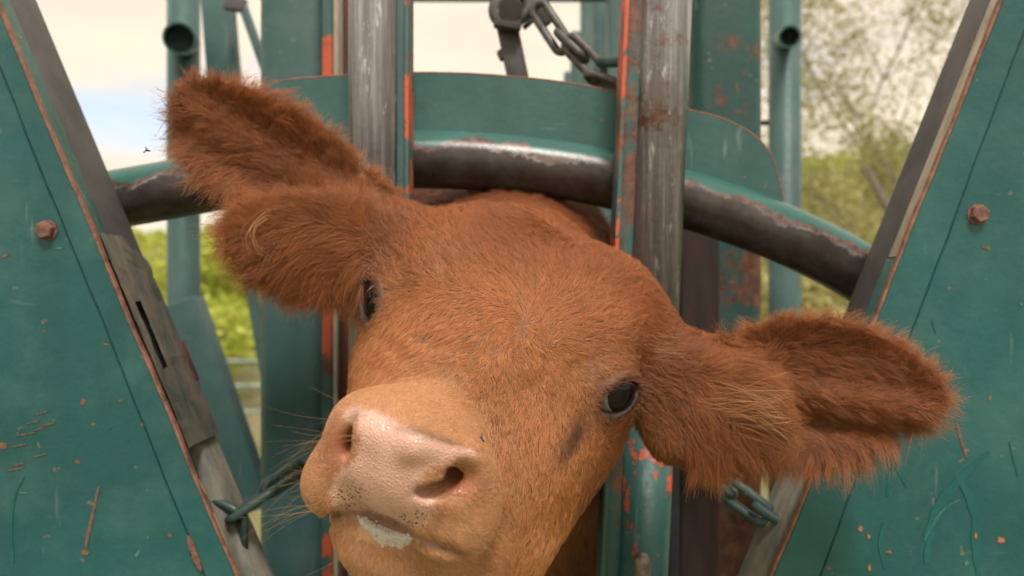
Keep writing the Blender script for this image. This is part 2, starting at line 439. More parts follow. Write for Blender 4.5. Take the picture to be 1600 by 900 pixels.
# brush that covers the hillside beyond
rng = np.random.default_rng(31)
n = 46000
az = rng.uniform(-0.75, 0.75, n); dd = 24 + 90 * rng.random(n) ** 1.3
P = np.stack([dd * np.sin(az), dd * np.cos(az), np.zeros(n)], 1)
cl = vec_noise(P, 3, 0.28)
P[:, 2] = hill_h(P[:, 0], P[:, 1]) + np.clip(cl + 0.35, 0, 1.2) * 1.5 * rng.random(n)
V, F = leaf_quads(P, 0.16 + 0.002 * dd, rng)
o = link("hillside_brush", mesh_np("hillside_brush", V, F), M["leaf_a"], None)
tag(o, "sunlit brush covering the far hillside", "brush", kind="stuff")

# grass tufts on the flat
n = 16000
dd = 3.5 + 24 * rng.random(n); az = rng.uniform(-0.8, 0.8, n)
P = np.stack([dd * np.sin(az), dd * np.cos(az), np.zeros(n)], 1)
V = []; 
h = rng.uniform(0.04, 0.16, n) * (0.7 + 0.5 * vec_noise(P, 8, 0.8)); tl = rng.normal(0, 0.05, (n, 2)); a = rng.uniform(0, 6.28, n)
s = np.stack([np.cos(a), np.sin(a), np.zeros(n)], 1) * 0.010
tip = P + np.stack([tl[:, 0], tl[:, 1], np.maximum(h, 0.03)], 1)
V = np.stack([P - s, P + s, tip], 1).reshape(-1, 3)
o = link("grass", mesh_np("grass", V, np.arange(3 * n).reshape(-1, 3)), M["leaf_b"], None)
tag(o, "tufts of rough grass on the flat behind the chute", "grass", kind="stuff")

def tree(x, y, height, label, seed, lean=(0.0, 0.0), nleaf=9000):
    rng = np.random.default_rng(seed)
    t = empty("tree", (x, y, 0), label, "tree")
    TV, TF = [], []; BV, BF = [], []; tips = []
    def branch(p, d, L, r, depth):
        pts = [p]; q = np.array(p, float); dcur = norm(d)
        nseg = 5
        for i in range(nseg):
            dcur = norm(dcur + rng.normal(0, 0.16, 3) + np.array([0, 0, 0.05]))
            q = q + dcur * L / nseg; pts.append(q.copy())
        rr = np.linspace(r, r * 0.45, nseg + 1)
        tube_np(TV if depth == 0 else BV, TF if depth == 0 else BF, pts, rr, 7 if depth < 2 else 5)
        if depth >= 2: tips.extend(pts[2:])
        if depth < 4:
            for k in range(3 if depth < 2 else 2 + int(rng.random() < 0.6)):
                j = rng.integers(2, nseg + 1)
                nd_ = norm(dcur * 0.75 + rng.normal(0, 0.55, 3) + np.array([0, 0, 0.10]))
                branch(pts[j], nd_, L * rng.uniform(0.52, 0.75), rr[j] * 0.62, depth + 1)
    branch((x, y, -0.05), (lean[0], lean[1], 1), height * 0.40, 0.085, 0)
    link("trunk", mesh_np("tree_trunk", np.array(TV), np.array(TF)), M["bark"], t, True)
    link("branch", mesh_np("tree_branches", np.array(BV), np.array(BF)), M["bark"], t, True)
    tips = np.array(tips)
    k = rng.integers(0, len(tips), nleaf)
    P = tips[k] + rng.normal(0, 0.20, (nleaf, 3))
    V, F = leaf_quads(P, 0.036, rng)
    link("crown", mesh_np("tree_crown", V, F), M["leaf_t"], t)
    return t
tree(4.7, 8.6, 7.6, "thin branched tree with sparse small leaves beyond the right door", 12, (-0.22, 0.1), 8500)
tree(6.6, 13.0, 9.6, "taller airy tree behind the thin one, leaves against the glowing sky", 29, (-0.12, 0.0), 8500)

# rail fence behind on the left
fz = empty("rail_fence", (-3.0, 6.2, 0), "pale green pipe rail fence seen left of the big post", "fence")
for z in (0.34, 0.54, 0.73):
    V, F = [], []
    tube_np(V, F, [(-8.0, 6.2, z), (-1.0, 6.2, z)], [0.017, 0.017], 10)
    link("rail", mesh_np("fence_rail", np.array(V), np.array(F)), M["rail"], fz, True)
for x in (-7.9, -5.6, -3.3, -1.05):
    V, F = [], []
    tube_np(V, F, [(x, 6.24, -0.1), (x, 6.24, 0.9)], [0.03, 0.03], 12)
    link("post", mesh_np("fence_post", np.array(V), np.array(F)), M["rail"], fz, True)
# ================================================================== the squeeze chute


def hexa(name, corners, mat, parent, bevel=0.0, seg=2, jitter=0.0, sub=0):
    """eight corners: 4 of one end, 4 of the other, same order"""
    bm = bmesh.new()
    vs_ = [bm.verts.new(tuple(c)) for c in corners]
    for f in ((3, 2, 1, 0), (4, 5, 6, 7), (0, 1, 5, 4), (1, 2, 6, 5), (2, 3, 7, 6), (3, 0, 4, 7)):
        bm.faces.new([vs_[i] for i in f])
    bmesh.ops.recalc_face_normals(bm, faces=bm.faces)
    if bevel > 0:
        bmesh.ops.bevel(bm, geom=list(bm.edges), offset=bevel, segments=seg, affect='EDGES', profile=0.6)
    me = bpy.data.meshes.new(name); bm.to_mesh(me); bm.free()
    o = link(name, me, mat, parent)
    if bevel > 0 and seg > 1: me.polygons.foreach_set("use_smooth", np.ones(len(me.polygons), dtype=bool)); me.set_sharp_from_angle(angle=0.7)
    return o

def extrude_poly(name, pts2, y0, y1, mat, parent, bevel=0.0):
    """pts2: outline as world (x, z) pairs, from depth y0 back to y1"""
    bm = bmesh.new()
    a = [bm.verts.new((p[0], y0, p[1])) for p in pts2]; b = [bm.verts.new((p[0], y1, p[1])) for p in pts2]
    fr = [bm.faces.new(a), bm.faces.new(b[::-1])]
    n = len(a)
    for i in range(n): bm.faces.new((a[i], b[i], b[(i + 1) % n], a[(i + 1) % n]))
    bmesh.ops.recalc_face_normals(bm, faces=bm.faces)
    if bevel > 0:
        bmesh.ops.bevel(bm, geom=[e for f in fr for e in f.edges], offset=bevel, segments=2, affect='EDGES')
    me = bpy.data.meshes.new(name); bm.to_mesh(me); bm.free()
    return link(name, me, mat, parent)

def tube(name, pts, rads, mat, parent, seg=28, cap=True, ovality=None):
    V, F = [], []
    pts = [np.asarray(p, float) for p in pts]
    if np.isscalar(rads): rads = [rads] * len(pts)
    tube_np(V, F, pts, rads, seg)
    bm = bmesh.new()
    vs_ = [bm.verts.new(tuple(v)) for v in V]
    for f in F: bm.faces.new([vs_[i] for i in f]).smooth = True
    if cap:
        bm.faces.new(vs_[:seg][::-1]); bm.faces.new(vs_[-seg:])
    bmesh.ops.recalc_face_normals(bm, faces=bm.faces)
    me = bpy.data.meshes.new(name); bm.to_mesh(me); bm.free()
    return link(name, me, mat, parent)

def pipe_end(name, a, b, r, mat, parent, wall=0.004):
    """open pipe: hollow end facing a"""
    a = np.asarray(a, float); b = np.asarray(b, float); d = norm(b - a)
    prof = [(b, r), (a, r), (a, r - wall), (a + d * min(0.05, np.linalg.norm(b - a) * 0.8), r - wall)]
    V, F = [], []; seg = 24
    u = norm(np.cross(d, (0.3, 0.2, 0.9))); w = np.cross(d, u)
    for p, rr in prof:
        for k in range(seg):
            t = 2 * math.pi * k / seg; V.append(p + (u * math.cos(t) + w * math.sin(t)) * rr)
    for i in range(3):
        for k in range(seg):
            F.append((i * seg + k, i * seg + (k + 1) % seg, (i + 1) * seg + (k + 1) % seg, (i + 1) * seg + k))
    me = bpy.data.meshes.new(name)
    me.from_pydata([tuple(v) for v in V], [], F + [tuple(range(3 * seg, 4 * seg))])
    o = link(name, me, mat, parent)
    me.polygons.foreach_set("use_smooth", np.ones(len(me.polygons), dtype=bool)); me.set_sharp_from_angle(angle=0.7)
    return o

def spline(pts, n=10):
    p = np.asarray(pts, float); p = np.vstack([2 * p[0] - p[1], p, 2 * p[-1] - p[-2]])
    out = []
    for i in range(1, len(p) - 2):
        for t in np.arange(n) / n:
            out.append(0.5 * ((2 * p[i]) + (-p[i - 1] + p[i + 1]) * t + (2 * p[i - 1] - 5 * p[i] + 4 * p[i + 1] - p[i + 2]) * t * t + (-p[i - 1] + 3 * p[i] - 3 * p[i + 1] + p[i + 2]) * t ** 3))
    out.append(p[-2]); return np.array(out)

def hex_bolt(px, py, d, parent, r=0.0085, mat=None, notch=True, roll=0.3):
    c = at(px, py, d)
    bm = bmesh.new()
    def ring(rad, y, n, ph=0.0): return [bm.verts.new((c[0] + rad * math.cos(ph + 2 * math.pi * k / n), y, c[2] + rad * math.sin(ph + 2 * math.pi * k / n))) for k in range(n)]
    def bridge(A, B):
        n = len(A)
        for k in range(n): bm.faces.new((A[k], A[(k + 1) % n], B[(k + 1) % n], B[k]))
    w0 = ring(r * 1.16, d + 0.002, 24); w1 = ring(r * 1.14, d - 0.0012, 24); w2 = ring(r * 0.5, d - 0.0022, 24)
    bridge(w0, w1); bridge(w1, w2)
    h0 = ring(r, d - 0.0015, 6, roll); h1 = ring(r, d - 0.0065, 6, roll); h2 = ring(r * 0.86, d - 0.0082, 6, roll)
    bridge(h0, h1); bridge(h1, h2); bm.faces.new(h2)
    bmesh.ops.recalc_face_normals(bm, faces=bm.faces)
    me = bpy.data.meshes.new("bolt"); bm.to_mesh(me); bm.free()
    return link("bolt", me, mat or M["bolt"], parent)

class DoorFrame:
    """frame along the sloping inner edge of a door: l runs down the edge, o points into the opening, y is depth"""
    def __init__(self, p0, p1, d, sign):
        self.a = at(*p0, d); self.b = at(*p1, d); self.l = norm(self.b - self.a)
        self.o = np.array([-self.l[2], 0, self.l[0]]); 
        if self.o[0] * sign < 0: self.o = -self.o
        self.d = d; self.L = np.linalg.norm(self.b - self.a)
    def P(self, l, o, y): 
        p = self.a + self.l * l + self.o * o; p[1] = y; return p
    def box(self, name, l0, l1, o0, o1, y0, y1, mat, parent, bevel=0.0, seg=2, skew=0.0):
        c = [self.P(l0, o0, y0), self.P(l0, o1, y0), self.P(l0, o1, y1), self.P(l0, o0, y1), self.P(l1, o0, y0), self.P(l1, o1, y0), self.P(l1, o1, y1), self.P(l1, o0, y1)]
        return hexa(name, c, mat, parent, bevel, seg)
    def strip(self, name, ls, o_lo, o_hi, y0, y1, mat, parent, bevel=0.0006):
        """plate with wavy edges: o_lo / o_hi are functions of l"""
        lo = [self.P(l, o_lo(l), 0) for l in ls]; hi = [self.P(l, o_hi(l), 0) for l in ls[::-1]]
        return extrude_poly(name, [(p[0], p[2]) for p in lo + hi], y0, y1, mat, parent, bevel)
    def l_at(self, py, d=None):
        """distance down the edge where it is seen at picture height py"""
        z = CAM_H - (py - 450) / FPX * (d or self.d)
        return (z - self.a[2]) / self.l[2]

# ------------------------------------------------------------------ the two sloping doors of the head gate
def wav(amp, f, ph=0.0):
    return lambda l: amp * (math.sin(l * f + ph) + 0.6 * math.sin(l * f * 2.7 + ph * 2) + 0.4 * math.sin(l * f * 6.1 + 1))

def make_door(sign, e0, e1, g0, g1, label, mats, bolt_px):
    D = 0.745
    fr = DoorFrame(e0, e1, D, sign)
    base = at(-150 if sign > 0 else 1750, 450, D); base[2] = 0.1
    t = empty("head_gate_door", base, label, "chute door", "doors of the head gate")
    # distance of the lap joint from the edge, top and bottom
    ga = at(*g0, D) - fr.a; gb = at(*g1, D) - fr.a
    oa, ob = float(ga @ fr.o), float(gb @ fr.o); la, lb = float(ga @ fr.l), float(gb @ fr.l)
    og = lambda l: oa + (ob - oa) * (l - la) / (lb - la)
    l0, l1 = -0.35, fr.L + 0.62
    ls = np.linspace(l0, l1, 60)
    w1, w2 = wav(0.0006, 21, 0.4 + sign), wav(0.0004, 33, 1.1)
    # wide sheet and the narrower lap strip that carries the edge
    sheet = fr.strip("sheet", ls, lambda l: -0.75, lambda l: og(l) - 0.0010 + w1(l), D, D + 0.004, mats[0], t, 0.0008)
    fr.strip("edge_strip", ls, lambda l: og(l) + 0.0008 + w1(l) * 0.8, lambda l: -0.0015 + w2(l), D - 0.0025, D + 0.004, mats[0], t, 0.0008)
    fr.strip("joint_backing", ls, lambda l: og(l) - 0.008, lambda l: og(l) + 0.008, D + 0.0045, D + 0.007, M["bolt"], t, 0.0)
    fr.strip("rusty_edge", ls, lambda l: -0.0016 + w2(l), lambda l: 0.0006 + w2(l) * 1.5 + 0.0005 * math.sin(l * 90), D - 0.0020, D + 0.0035, M["rust_edge"], t, 0.0)
    for (bx, by) in bolt_px: hex_bolt(bx, by, D, sheet)
    return t, fr, l0, l1, sheet

dl, FL, l0, l1, sheet_l = make_door(1, (0, 10), (370, 897), (3, 110), (320, 897), "left teal steel door of the head gate with one rusty bolt near the arch end", (M["panel"],), [(74, 360)])
# inner side of the left door, top to bottom: teal flange and dark bar, torn weathered plate with a slot, open pocket with a second bar
ya = FL.l_at(372); yb = FL.l_at(702)
FL.box("flange", l0, ya + 0.02, -0.005, -0.001, 0.7495, 0.772, M["flange"], dl, 0.0008)
FL.box("side_bar", l0, ya + 0.06, -0.012, -0.0015, 0.7725, 0.832, M["dark_steel"], dl, 0.003)
lsp = np.linspace(ya - 0.005, yb, 26)
def side_plate():
    bm = bmesh.new(); rows = []
    rr = random.Random(3)
    for i, l in enumerate(lsp):
        front = 0.7495; back = 0.828 + rr.uniform(-0.003, 0.0025) - (0.035 * (1 - i / 3) if i < 3 else 0)
        off = [0.0016 + 0.0012 * rr.random() for _ in range(7)]
        rows.append([FL.P(l + rr.uniform(-.001, .001), off[k], front + (back - front) * k / 6) for k in range(7)])
    vv = [[bm.verts.new(tuple(p)) for p in r] for r in rows]
    for i in range(len(vv) - 1):
        for k in range(6):
            if k == 1 and 8 <= i <= 15: continue          # the long slot
            bm.faces.new((vv[i][k], vv[i][k + 1], vv[i + 1][k + 1], vv[i + 1][k]))
    g_ = bmesh.ops.solidify(bm, geom=list(bm.faces), thickness=0.004)
    bmesh.ops.recalc_face_normals(bm, faces=bm.faces)
    me = bpy.data.meshes.new("side_plate"); bm.to_mesh(me); bm.free()
    return link("side_plate", me, M["weathered"], dl)
side_plate()
FL.box("slot_shade", ya, yb, -0.016, -0.006, 0.751, 0.826, M["black"], dl)  # black box painted as the shade inside the slot
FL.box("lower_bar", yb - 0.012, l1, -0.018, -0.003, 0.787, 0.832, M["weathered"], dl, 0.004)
FL.box("pocket_shade", yb + 0.003, l1, -0.045, -0.035, 0.751, 0.80, M["black"], dl)  # black sheet stands for the shade in the open pocket
# torn rag of plate over the bar
FL.box("torn_tab", ya + 0.11, ya + 0.155, -0.004, 0.0035, 0.8225, 0.8320, M["dark_red"], dl, 0.002)

_mk = [0]
def mark(parent, pts, mat, d=0.745, name="paint_chip", lift=0.0005):
    """thin flake or film lying on a door sheet"""
    _mk[0] += 1; lift += 0.000012 * (_mk[0] % 40)
    return extrude_poly(name, [(at(x, y, d)[0], at(x, y, d)[2]) for x, y in pts], d - lift, d + 0.0002, mat, parent)
def blob_px(cx, cy, rx, ry, ang, rnd, n=9, rough=0.35):
    o = []
    for i in range(n):
        t = 2 * math.pi * i / n; k = 1 + rnd.uniform(-rough, rough)
        x, y = rx * k * math.cos(t), ry * k * math.sin(t)
        o.append((cx + x * math.cos(ang) - y * math.sin(ang), cy + x * math.sin(ang) + y * math.cos(ang)))
    return o
def streak_px(p, w, rnd):
    """narrow run of paint or dirt along a pixel path"""
    p = spline(p, 4); L_, R_ = [], []
    for i, q in enumerate(p):
        d = norm(p[min(i + 1, len(p) - 1)] - p[max(i - 1, 0)]); n = np.array([-d[1], d[0]]); k = w * rnd.uniform(0.6, 1.3) * (0.35 + 0.65 * math.sin(math.pi * (i + 0.5) / len(p)))
        L_.append(tuple(q + n * k)); R_.append(tuple(q - n * k))
    return L_ + R_[::-1]
_r = random.Random(17)
for (x, y, rx, ry, a, mt) in [(304, 803, 5, 7, 0, "chip"), (5, 697, 8, 7, 0, "chip_rust"), (122, 722, 6, 4, 0, "chip_rust"), (130, 628, 4, 9, 0.2, "chip_rust"), (265, 836, 4, 4, 0, "chip_rust"), (189, 626, 4, 3, 0, "chip_rust"), (172, 670, 2.5, 2.5, 0, "drip"),
                              (240, 662, 4, 4, 0, "chip_rust"), (115, 327, 7, 6, 0, "chip_rust"), (115, 345, 4, 5, 0, "chip_rust"), (8, 12 + 388, 7, 2.5, -0.5, "chip_rust"), (165, 538, 7, 2, 0.1, "chip_rust"), (70, 518, 3, 2, 0, "chip_rust"), (200, 688, 3, 3, 0, "drip"),
                              (215, 865, 3, 9, 0.5, "scuff"), (92, 388, 9, 2, 0, "scuff"), (35, 770, 10, 1.5, 0.1, "scuff")]:
    mark(sheet_l, blob_px(x, y, rx * 0.75, ry * 0.75, a, _r), M[mt])
for k in range(9):
    x, y = _r.uniform(20, 80), 645 + k * 10 + _r.uniform(-12, 12)
    mark(sheet_l, streak_px([(x - _r.uniform(8, 16), y + 3), (x, y), (x + _r.uniform(4, 16), y - 2)], 0.9, _r), M["chip_rust"])
mark(sheet_l, streak_px([(155, 760), (146, 800), (137, 840), (133, 866)], 2.6, _r), M["chip_rust"])
mark(sheet_l, blob_px(133, 863, 5, 5, 0, _r), M["chip_rust"])
mark(sheet_l, streak_px([(38, 745), (22, 780), (18, 830), (22, 880)], 2.0, _r), M["drip"])
mark(sheet_l, streak_px([(296, 836), (305, 862), (316, 890)], 4.5, _r), M["chip_rust"], lift=0.0032)

dr, FR_, r0, r1, sheet_r = make_door(-1, (1563, 0), (1206, 897), (1614, 10), (1280, 897), "right teal steel door of the head gate, scuffed, behind the calf's ear", (M["panel_r"],), [(1527, 335)])
for (x, y, rx, ry, a, mt) in [(1344, 825, 5, 7, 0, "chip"), (1357, 838, 4, 6, 0, "chip"), (1563, 844, 9, 6, 0.5, "chip"), (1358, 886, 3, 6, 0, "chip"), (1389, 862, 5, 3, 0, "chip"), (1230, 858, 12, 10, 0, "chip_rust"), (1297, 762, 5, 6, 0, "chip_rust"), (1318, 776, 6, 6, 0, "chip_rust"),
                              (1524, 837, 3, 6, 0, "chip"), (1546, 622, 4, 8, 0.3, "chip_rust"), (1415, 497, 5, 5, 0, "scuff"), (1437, 363, 4, 4, 0, "scuff"), (1540, 387, 10, 4, 0.2, "chip_rust"), (1595, 476, 3, 3, 0, "scuff"),
                              (1395, 552, 2.5, 8, 0.2, "drip"), (1510, 880, 4, 5, 0, "scuff"), (1450, 420, 7, 4, 0.4, "chip_rust"), (1418, 425, 7, 4, -0.5, "chip_rust")]:
    mark(sheet_r, blob_px(x, y, rx * 0.7, ry * 0.7, a, _r), M[mt])
for path, w, mt in [([(1384, 708), (1396, 722), (1390, 750), (1386, 775)], 5, "drip"), ([(1396, 722), (1408, 742), (1417, 762)], 4, "drip"), ([(1545, 705), (1490, 760), (1455, 820), (1448, 880)], 9, "drip"), ([(1495, 745), (1520, 790), (1525, 860), (1528, 900)], 8, "drip"),
                    ([(1380, 815), (1374, 850), (1382, 890)], 2, "drip"), ([(1494, 660), (1502, 690), (1510, 715)], 2.2, "chip_rust"), ([(1576, 690), (1584, 720), (1590, 745)], 1.2, "drip"), ([(1455, 500), (1462, 520)], 1.8, "drip"), ([(1500, 780), (1470, 800), (1440, 850)], 0.8, "scuff")]:
    mark(sheet_r, streak_px(path, w, _r), M[mt], lift=0.0005)
yc = FR_.l_at(400); yd = FR_.l_at(735)
FR_.box("lit_flange", r0, yc, -0.005, -0.001, 0.7495, 0.768, M["cream"], dr, 0.0012)  # cream colour carries the light caught by the upper flange
FR_.box("flange", yc + 0.001, yd, -0.005, -0.001, 0.7495, 0.771, M["flange"], dr, 0.0012)
FR_.box("side_bar", r0, yd, -0.013, -0.0015, 0.7715, 0.818, M["dark_steel"], dr, 0.003)
FR_.box("lower_bar", yd - 0.01, r1, -0.012, 0.0005, 0.766, 0.820, M["weathered"], dr, 0.004)
FR_.box("pocket_shade", yd, r1, -0.030, -0.014, 0.751, 0.80, M["black"], dr)  # black box stands for the shade behind the lower bar

# ------------------------------------------------------------------ fixed frame: arch, posts, slats
frame = empty("chute_frame", (0, 1.1, 0), "teal cattle chute frame with curved neck arch, tall posts and worn paint", "cattle chute")
D_A = 0.893
R_A = 0.0325
arch_px = [(120, 324), (150, 317), (263, 297), (383, 276), (520, 256), (640, 249), (760, 253), (870, 265), (960, 282), (1075, 312), (1150, 337), (1220, 364), (1300, 402), (1365, 440), (1400, 460)]
ap = spline([at(x, y, D_A) for x, y in arch_px], 6)
V, F = [], []
seg = 36; around = []
for i, p in enumerate(ap):
    d = norm(ap[min(i + 1, len(ap) - 1)] - ap[max(i - 1, 0)])
    n = norm(np.array([-d[2], 0, d[0]])); n = n if n[2] > 0 else -n
    for k in range(seg):
        a = 2 * math.pi * k / seg
        V.append(p + (n * math.sin(a) + np.array([0, -1, 0]) * math.cos(a)) * R_A)
        around.append(math.sin(a))
for i in range(len(ap) - 1):
    for k in range(seg):
        a = i * seg + k; b = i * seg + (k + 1) % seg
        F.append((a, b, b + seg, a + seg))
me = mesh_np("arch_pipe", np.array(V), np.array(F))
at_ = me.attributes.new("around", 'FLOAT', 'POINT'); at_.data.foreach_set("value", np.array(around, dtype=np.float32))
link("arch_pipe", me, M["arch"], frame, True)

# arched plate that stands on the pipe
top_px = [(428, 128), (470, 122), (545, 117), (650, 113), (740, 115), (830, 122), (900, 131), (965, 144), (1080, 172), (1120, 182), (1150, 194), (1180, 212), (1203, 238), (1215, 268), (1224, 308), (1232, 372)]
tp = spline([at(x, y, 0.885) for x, y in top_px], 5)
lowp = [p for p in ap if at(415, 300, D_A)[0] < p[0] < at(1228, 300, D_A)[0]]
poly = [(p[0], p[2]) for p in tp] + [(p[0], p[2]) for p in lowp[::-1]]
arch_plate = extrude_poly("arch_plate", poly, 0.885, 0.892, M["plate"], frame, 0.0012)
# pale worn rim along the top edge of the plate
V, F = [], []
tube_np(V, F, [p + np.array([0, 0.002, 0.0]) for p in tp[:-4]], [0.0013] * (len(tp) - 4), 6)
link("plate_rim", mesh_np("plate_rim", np.array(V), np.array(F)), M["rust_edge"], arch_plate, True)

def vpost(name, x0, x1, d, y0, y1, mat, bevel=0.012, top=0.55, seg=4, parent=None):
    """upright between picture columns x0..x1 at depth d, box section with rounded corners"""
    a, b = at(x0, 450, d), at(x1, 450, d)
    z0, z1 = 0.0, CAM_H + top
    c = [(a[0], y0, z0), (b[0], y0, z0), (b[0], y1, z0), (a[0], y1, z0), (a[0], y0, z1), (b[0], y0, z1), (b[0], y1, z1), (a[0], y1, z1)]
    return hexa(name, c, mat, parent or frame, bevel, seg)
# big left post: rounded channel, pale corner, orange face, dark return
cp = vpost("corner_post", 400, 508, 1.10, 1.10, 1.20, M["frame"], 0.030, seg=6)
vpost("primer_strip", 503, 519, 1.085, 1.085, 1.097, M["primer"], 0.002, parent=cp)
vpost("pale_strip", 520, 528, 1.085, 1.085, 1.12, M["cream"], 0.003, parent=cp)
vpost("inner_channel", 529.5, 552, 1.12, 1.12, 1.20, M["dark_red"], 0.004, parent=cp)
# big right post
cp = vpost("corner_post", 1080, 1196, 1.10, 1.10, 1.20, M["frame_rust"], 0.028, seg=6)
vpost("inner_channel", 1060, 1126, 1.085, 1.085, 1.13, M["dark_gap"], 0.010, top=0.11, parent=cp)
vpost("gap_shade", 1046, 1062, 0.98, 0.98, 1.10, M["black"], 0.002, parent=cp)  # black upright stands for shade in the gap beside the neck bar
# thin rear posts with pipe stubs
def round_post(px, w, d, top=0.9):
    c = at(px, 450, d)
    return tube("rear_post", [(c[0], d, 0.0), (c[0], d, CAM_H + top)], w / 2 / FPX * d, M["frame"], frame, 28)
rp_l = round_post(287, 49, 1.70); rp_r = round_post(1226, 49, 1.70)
a = at(280, 60, 1.46); pipe_end("pipe_stub", a, at(291, 66, 1.70), 0.0290, M["frame"], rp_l)
a = at(1234, 57, 1.50); pipe_end("pipe_stub", a, at(1222, 62, 1.70), 0.0205, M["frame"], rp_r)
tube("cross_pin", [at(1180, 192, 1.72), at(1204, 192, 1.72)], 0.006, M["dark_steel"], frame, 12)
# tilted flat brace up left with a thin lever beside it
def flatbar(name, p, q, w, th, mat, parent=None, bevel=0.003):
    p = np.asarray(p, float); q = np.asarray(q, float); d = norm(q - p); s = norm(np.cross(d, (0, 1, 0))); y = np.array([0, th / 2, 0]); s = s * w / 2
    return hexa(name, [p - s - y, p + s - y, p + s + y, p - s + y, q - s - y, q + s - y, q + s + y, q - s + y], mat, parent or frame, bevel, 2)
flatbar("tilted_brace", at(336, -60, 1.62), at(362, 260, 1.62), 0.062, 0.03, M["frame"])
flatbar("brace_lever", at(352, 4, 1.55), at(384, 10, 1.55), 0.026, 0.02, M["dark_steel"])
flatbar("brace_lever", at(379, 8, 1.55), at(416, 112, 1.55), 0.017, 0.016, M["frame"])
# diagonal foot brace, lower left
flatbar("foot_brace", at(287, 470, 1.42), at(400, 795, 1.42), 0.060, 0.045, M["frame"], None, 0.004)
flatbar("side_strut", at(383, 395, 1.66), at(420, 610, 1.66), 0.020, 0.02, M["frame"], None, 0.003)
# slats of the far side, seen end-on above the arch
for i, (px, d) in enumerate([(962, 1.95), (938, 2.20), (917, 2.55), (900, 2.95), (888, 3.5)]):
    c = at(px, 450, d)
    w = 0.036
    hexa("side_slat", [(c[0] - w / 2, d, 0.3), (c[0] + w / 2, d, 0.3), (c[0] + w / 2, d + 0.05, 0.3), (c[0] - w / 2, d + 0.05, 0.3),
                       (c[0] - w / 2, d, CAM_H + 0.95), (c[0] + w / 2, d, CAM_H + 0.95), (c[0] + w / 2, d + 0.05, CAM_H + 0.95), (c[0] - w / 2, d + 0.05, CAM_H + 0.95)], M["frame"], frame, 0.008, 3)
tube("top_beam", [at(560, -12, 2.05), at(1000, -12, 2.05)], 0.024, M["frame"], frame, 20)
# lower side sheets behind the calf, added to darken the interior of the chute
for sx in (-1, 1):
    x = 0.30 * sx
    hexa("side_sheet", [(x - .004, 1.21, 0.1), (x + .004, 1.21, 0.1), (x + .004, 2.9, 0.1), (x - .004, 2.9, 0.1), (x - .004, 1.21, 1.36), (x + .004, 1.21, 1.36), (x + .004, 2.9, 1.30), (x - .004, 2.9, 1.30)], M["dark_red"], frame)
hexa("tail_gate", [(-.29, 2.95, 0.1), (.29, 2.95, 0.1), (.29, 2.98, 0.1), (-.29, 2.98, 0.1), (-.29, 2.95, 1.30), (.29, 2.95, 1.30), (.29, 2.98, 1.30), (-.29, 2.98, 1.30)], M["frame_rust"], frame)
hexa("floor_plate", [(-.34, 0.78, 0.004), (.34, 0.78, 0.004), (.34, 3.0, 0.004), (-.34, 3.0, 0.004), (-.34, 0.78, 0.05), (.34, 0.78, 0.05), (.34, 3.0, 0.05), (-.34, 3.0, 0.05)], M["dark_steel"], frame)

# ------------------------------------------------------------------ neck bars
def neck_bar(label, c0, c1, w, strip_px, side, mats):
    """worn upright tube with a painted flat welded along its inner side"""
    D = 0.826
    p, q = at(*c0, D), at(*c1, D)
    k = norm(q - p)
    top = p - k * ((p[2] - (CAM_H + 0.6)) / k[2]) ; bot = p + k * ((0.10 - p[2]) / k[2])
    t = empty("neck_bar", (bot[0], D, 0.10), label, "neck bar", "upright neck bars of the head gate")
    mid = p + k * ((CAM_H - 0.075 - p[2]) / k[2])
    r = w / 2 / FPX * D
    tube("tube", [top, mid], r, mats[0], t, 32); tube("painted_tube", [mid, bot], r, mats[1], t, 32)
    for nm, (x0, x1), dy, th, mt in strip_px:
        o0, o1 = (x0 - c0[0]) / FPX * D, (x1 - c0[0]) / FPX * D
        c = []
        for e in (top, bot):
            c += [e + np.array([o0, dy, 0]), e + np.array([o1, dy, 0]), e + np.array([o1, dy + th, 0]), e + np.array([o0, dy + th, 0])]
        hexa(nm, c, mt, t, 0.0008, 2)
    return t
neck_bar("left neck bar, scratched bare metal, beside the raised ear", (584, 0), (584, 900), 78,
         [("flat_bar", (622, 634), -0.010, 0.035, M["frame"]), ("primer_edge", (635, 641.5), -0.016, 0.042, M["primer"])], 1, (M["bar_l"], M["bar_low"]))
rb = neck_bar("right neck bar, grey worn metal with orange chips below, in front of the right post", (1041, 0), (1003, 900), 80,
         [("flat_bar", (981.5, 1003), -0.008, 0.033, M["frame_rust"]), ("primer_edge", (974, 980.5), -0.016, 0.042, M["primer"])], -1, (M["bar"], M["bar_low"]))
# rounded latch pin at the foot of the right bar
pts = [at(1000, 960, 0.772), at(1002, 900, 0.772), at(1003, 880, 0.772), at(1003, 870, 0.772), at(1003, 865, 0.772), at(1003, 862, 0.772)]
tube("latch_pin", pts, [0.0085, 0.0085, 0.0085, 0.0075, 0.005, 0.001], M["knob"], rb, 20)

# ------------------------------------------------------------------ chains
def link_mesh(length, width, r, seg=10, n=28):
    """one chain link lying in the xz plane, long axis x"""
    V, F = [], []
    half = (length - width) / 2; R = width / 2 - r
    path = []
    for i in range(n):
        t = i / n * 2 * math.pi
        cx = half if math.cos(t) > 0 else -half
        if abs(math.cos(t)) < 1e-6: cx = 0
        path.append(np.array([cx + R * math.cos(t), 0, R * math.sin(t)]))
    for i in range(n):
        d = norm(path[(i + 1) % n] - path[i - 1]); u = np.array([0, 1, 0]); w = np.cross(d, u)
        for k in range(seg):
            a = 2 * math.pi * k / seg; V.append(path[i] + (u * math.cos(a) + w * math.sin(a)) * r)
    for i in range(n):
        for k in range(seg):
            F.append((i * seg + k, i * seg + (k + 1) % seg, ((i + 1) % n) * seg + (k + 1) % seg, ((i + 1) % n) * seg + k))
    return mesh_np("chain_link", np.array(V), np.array(F))

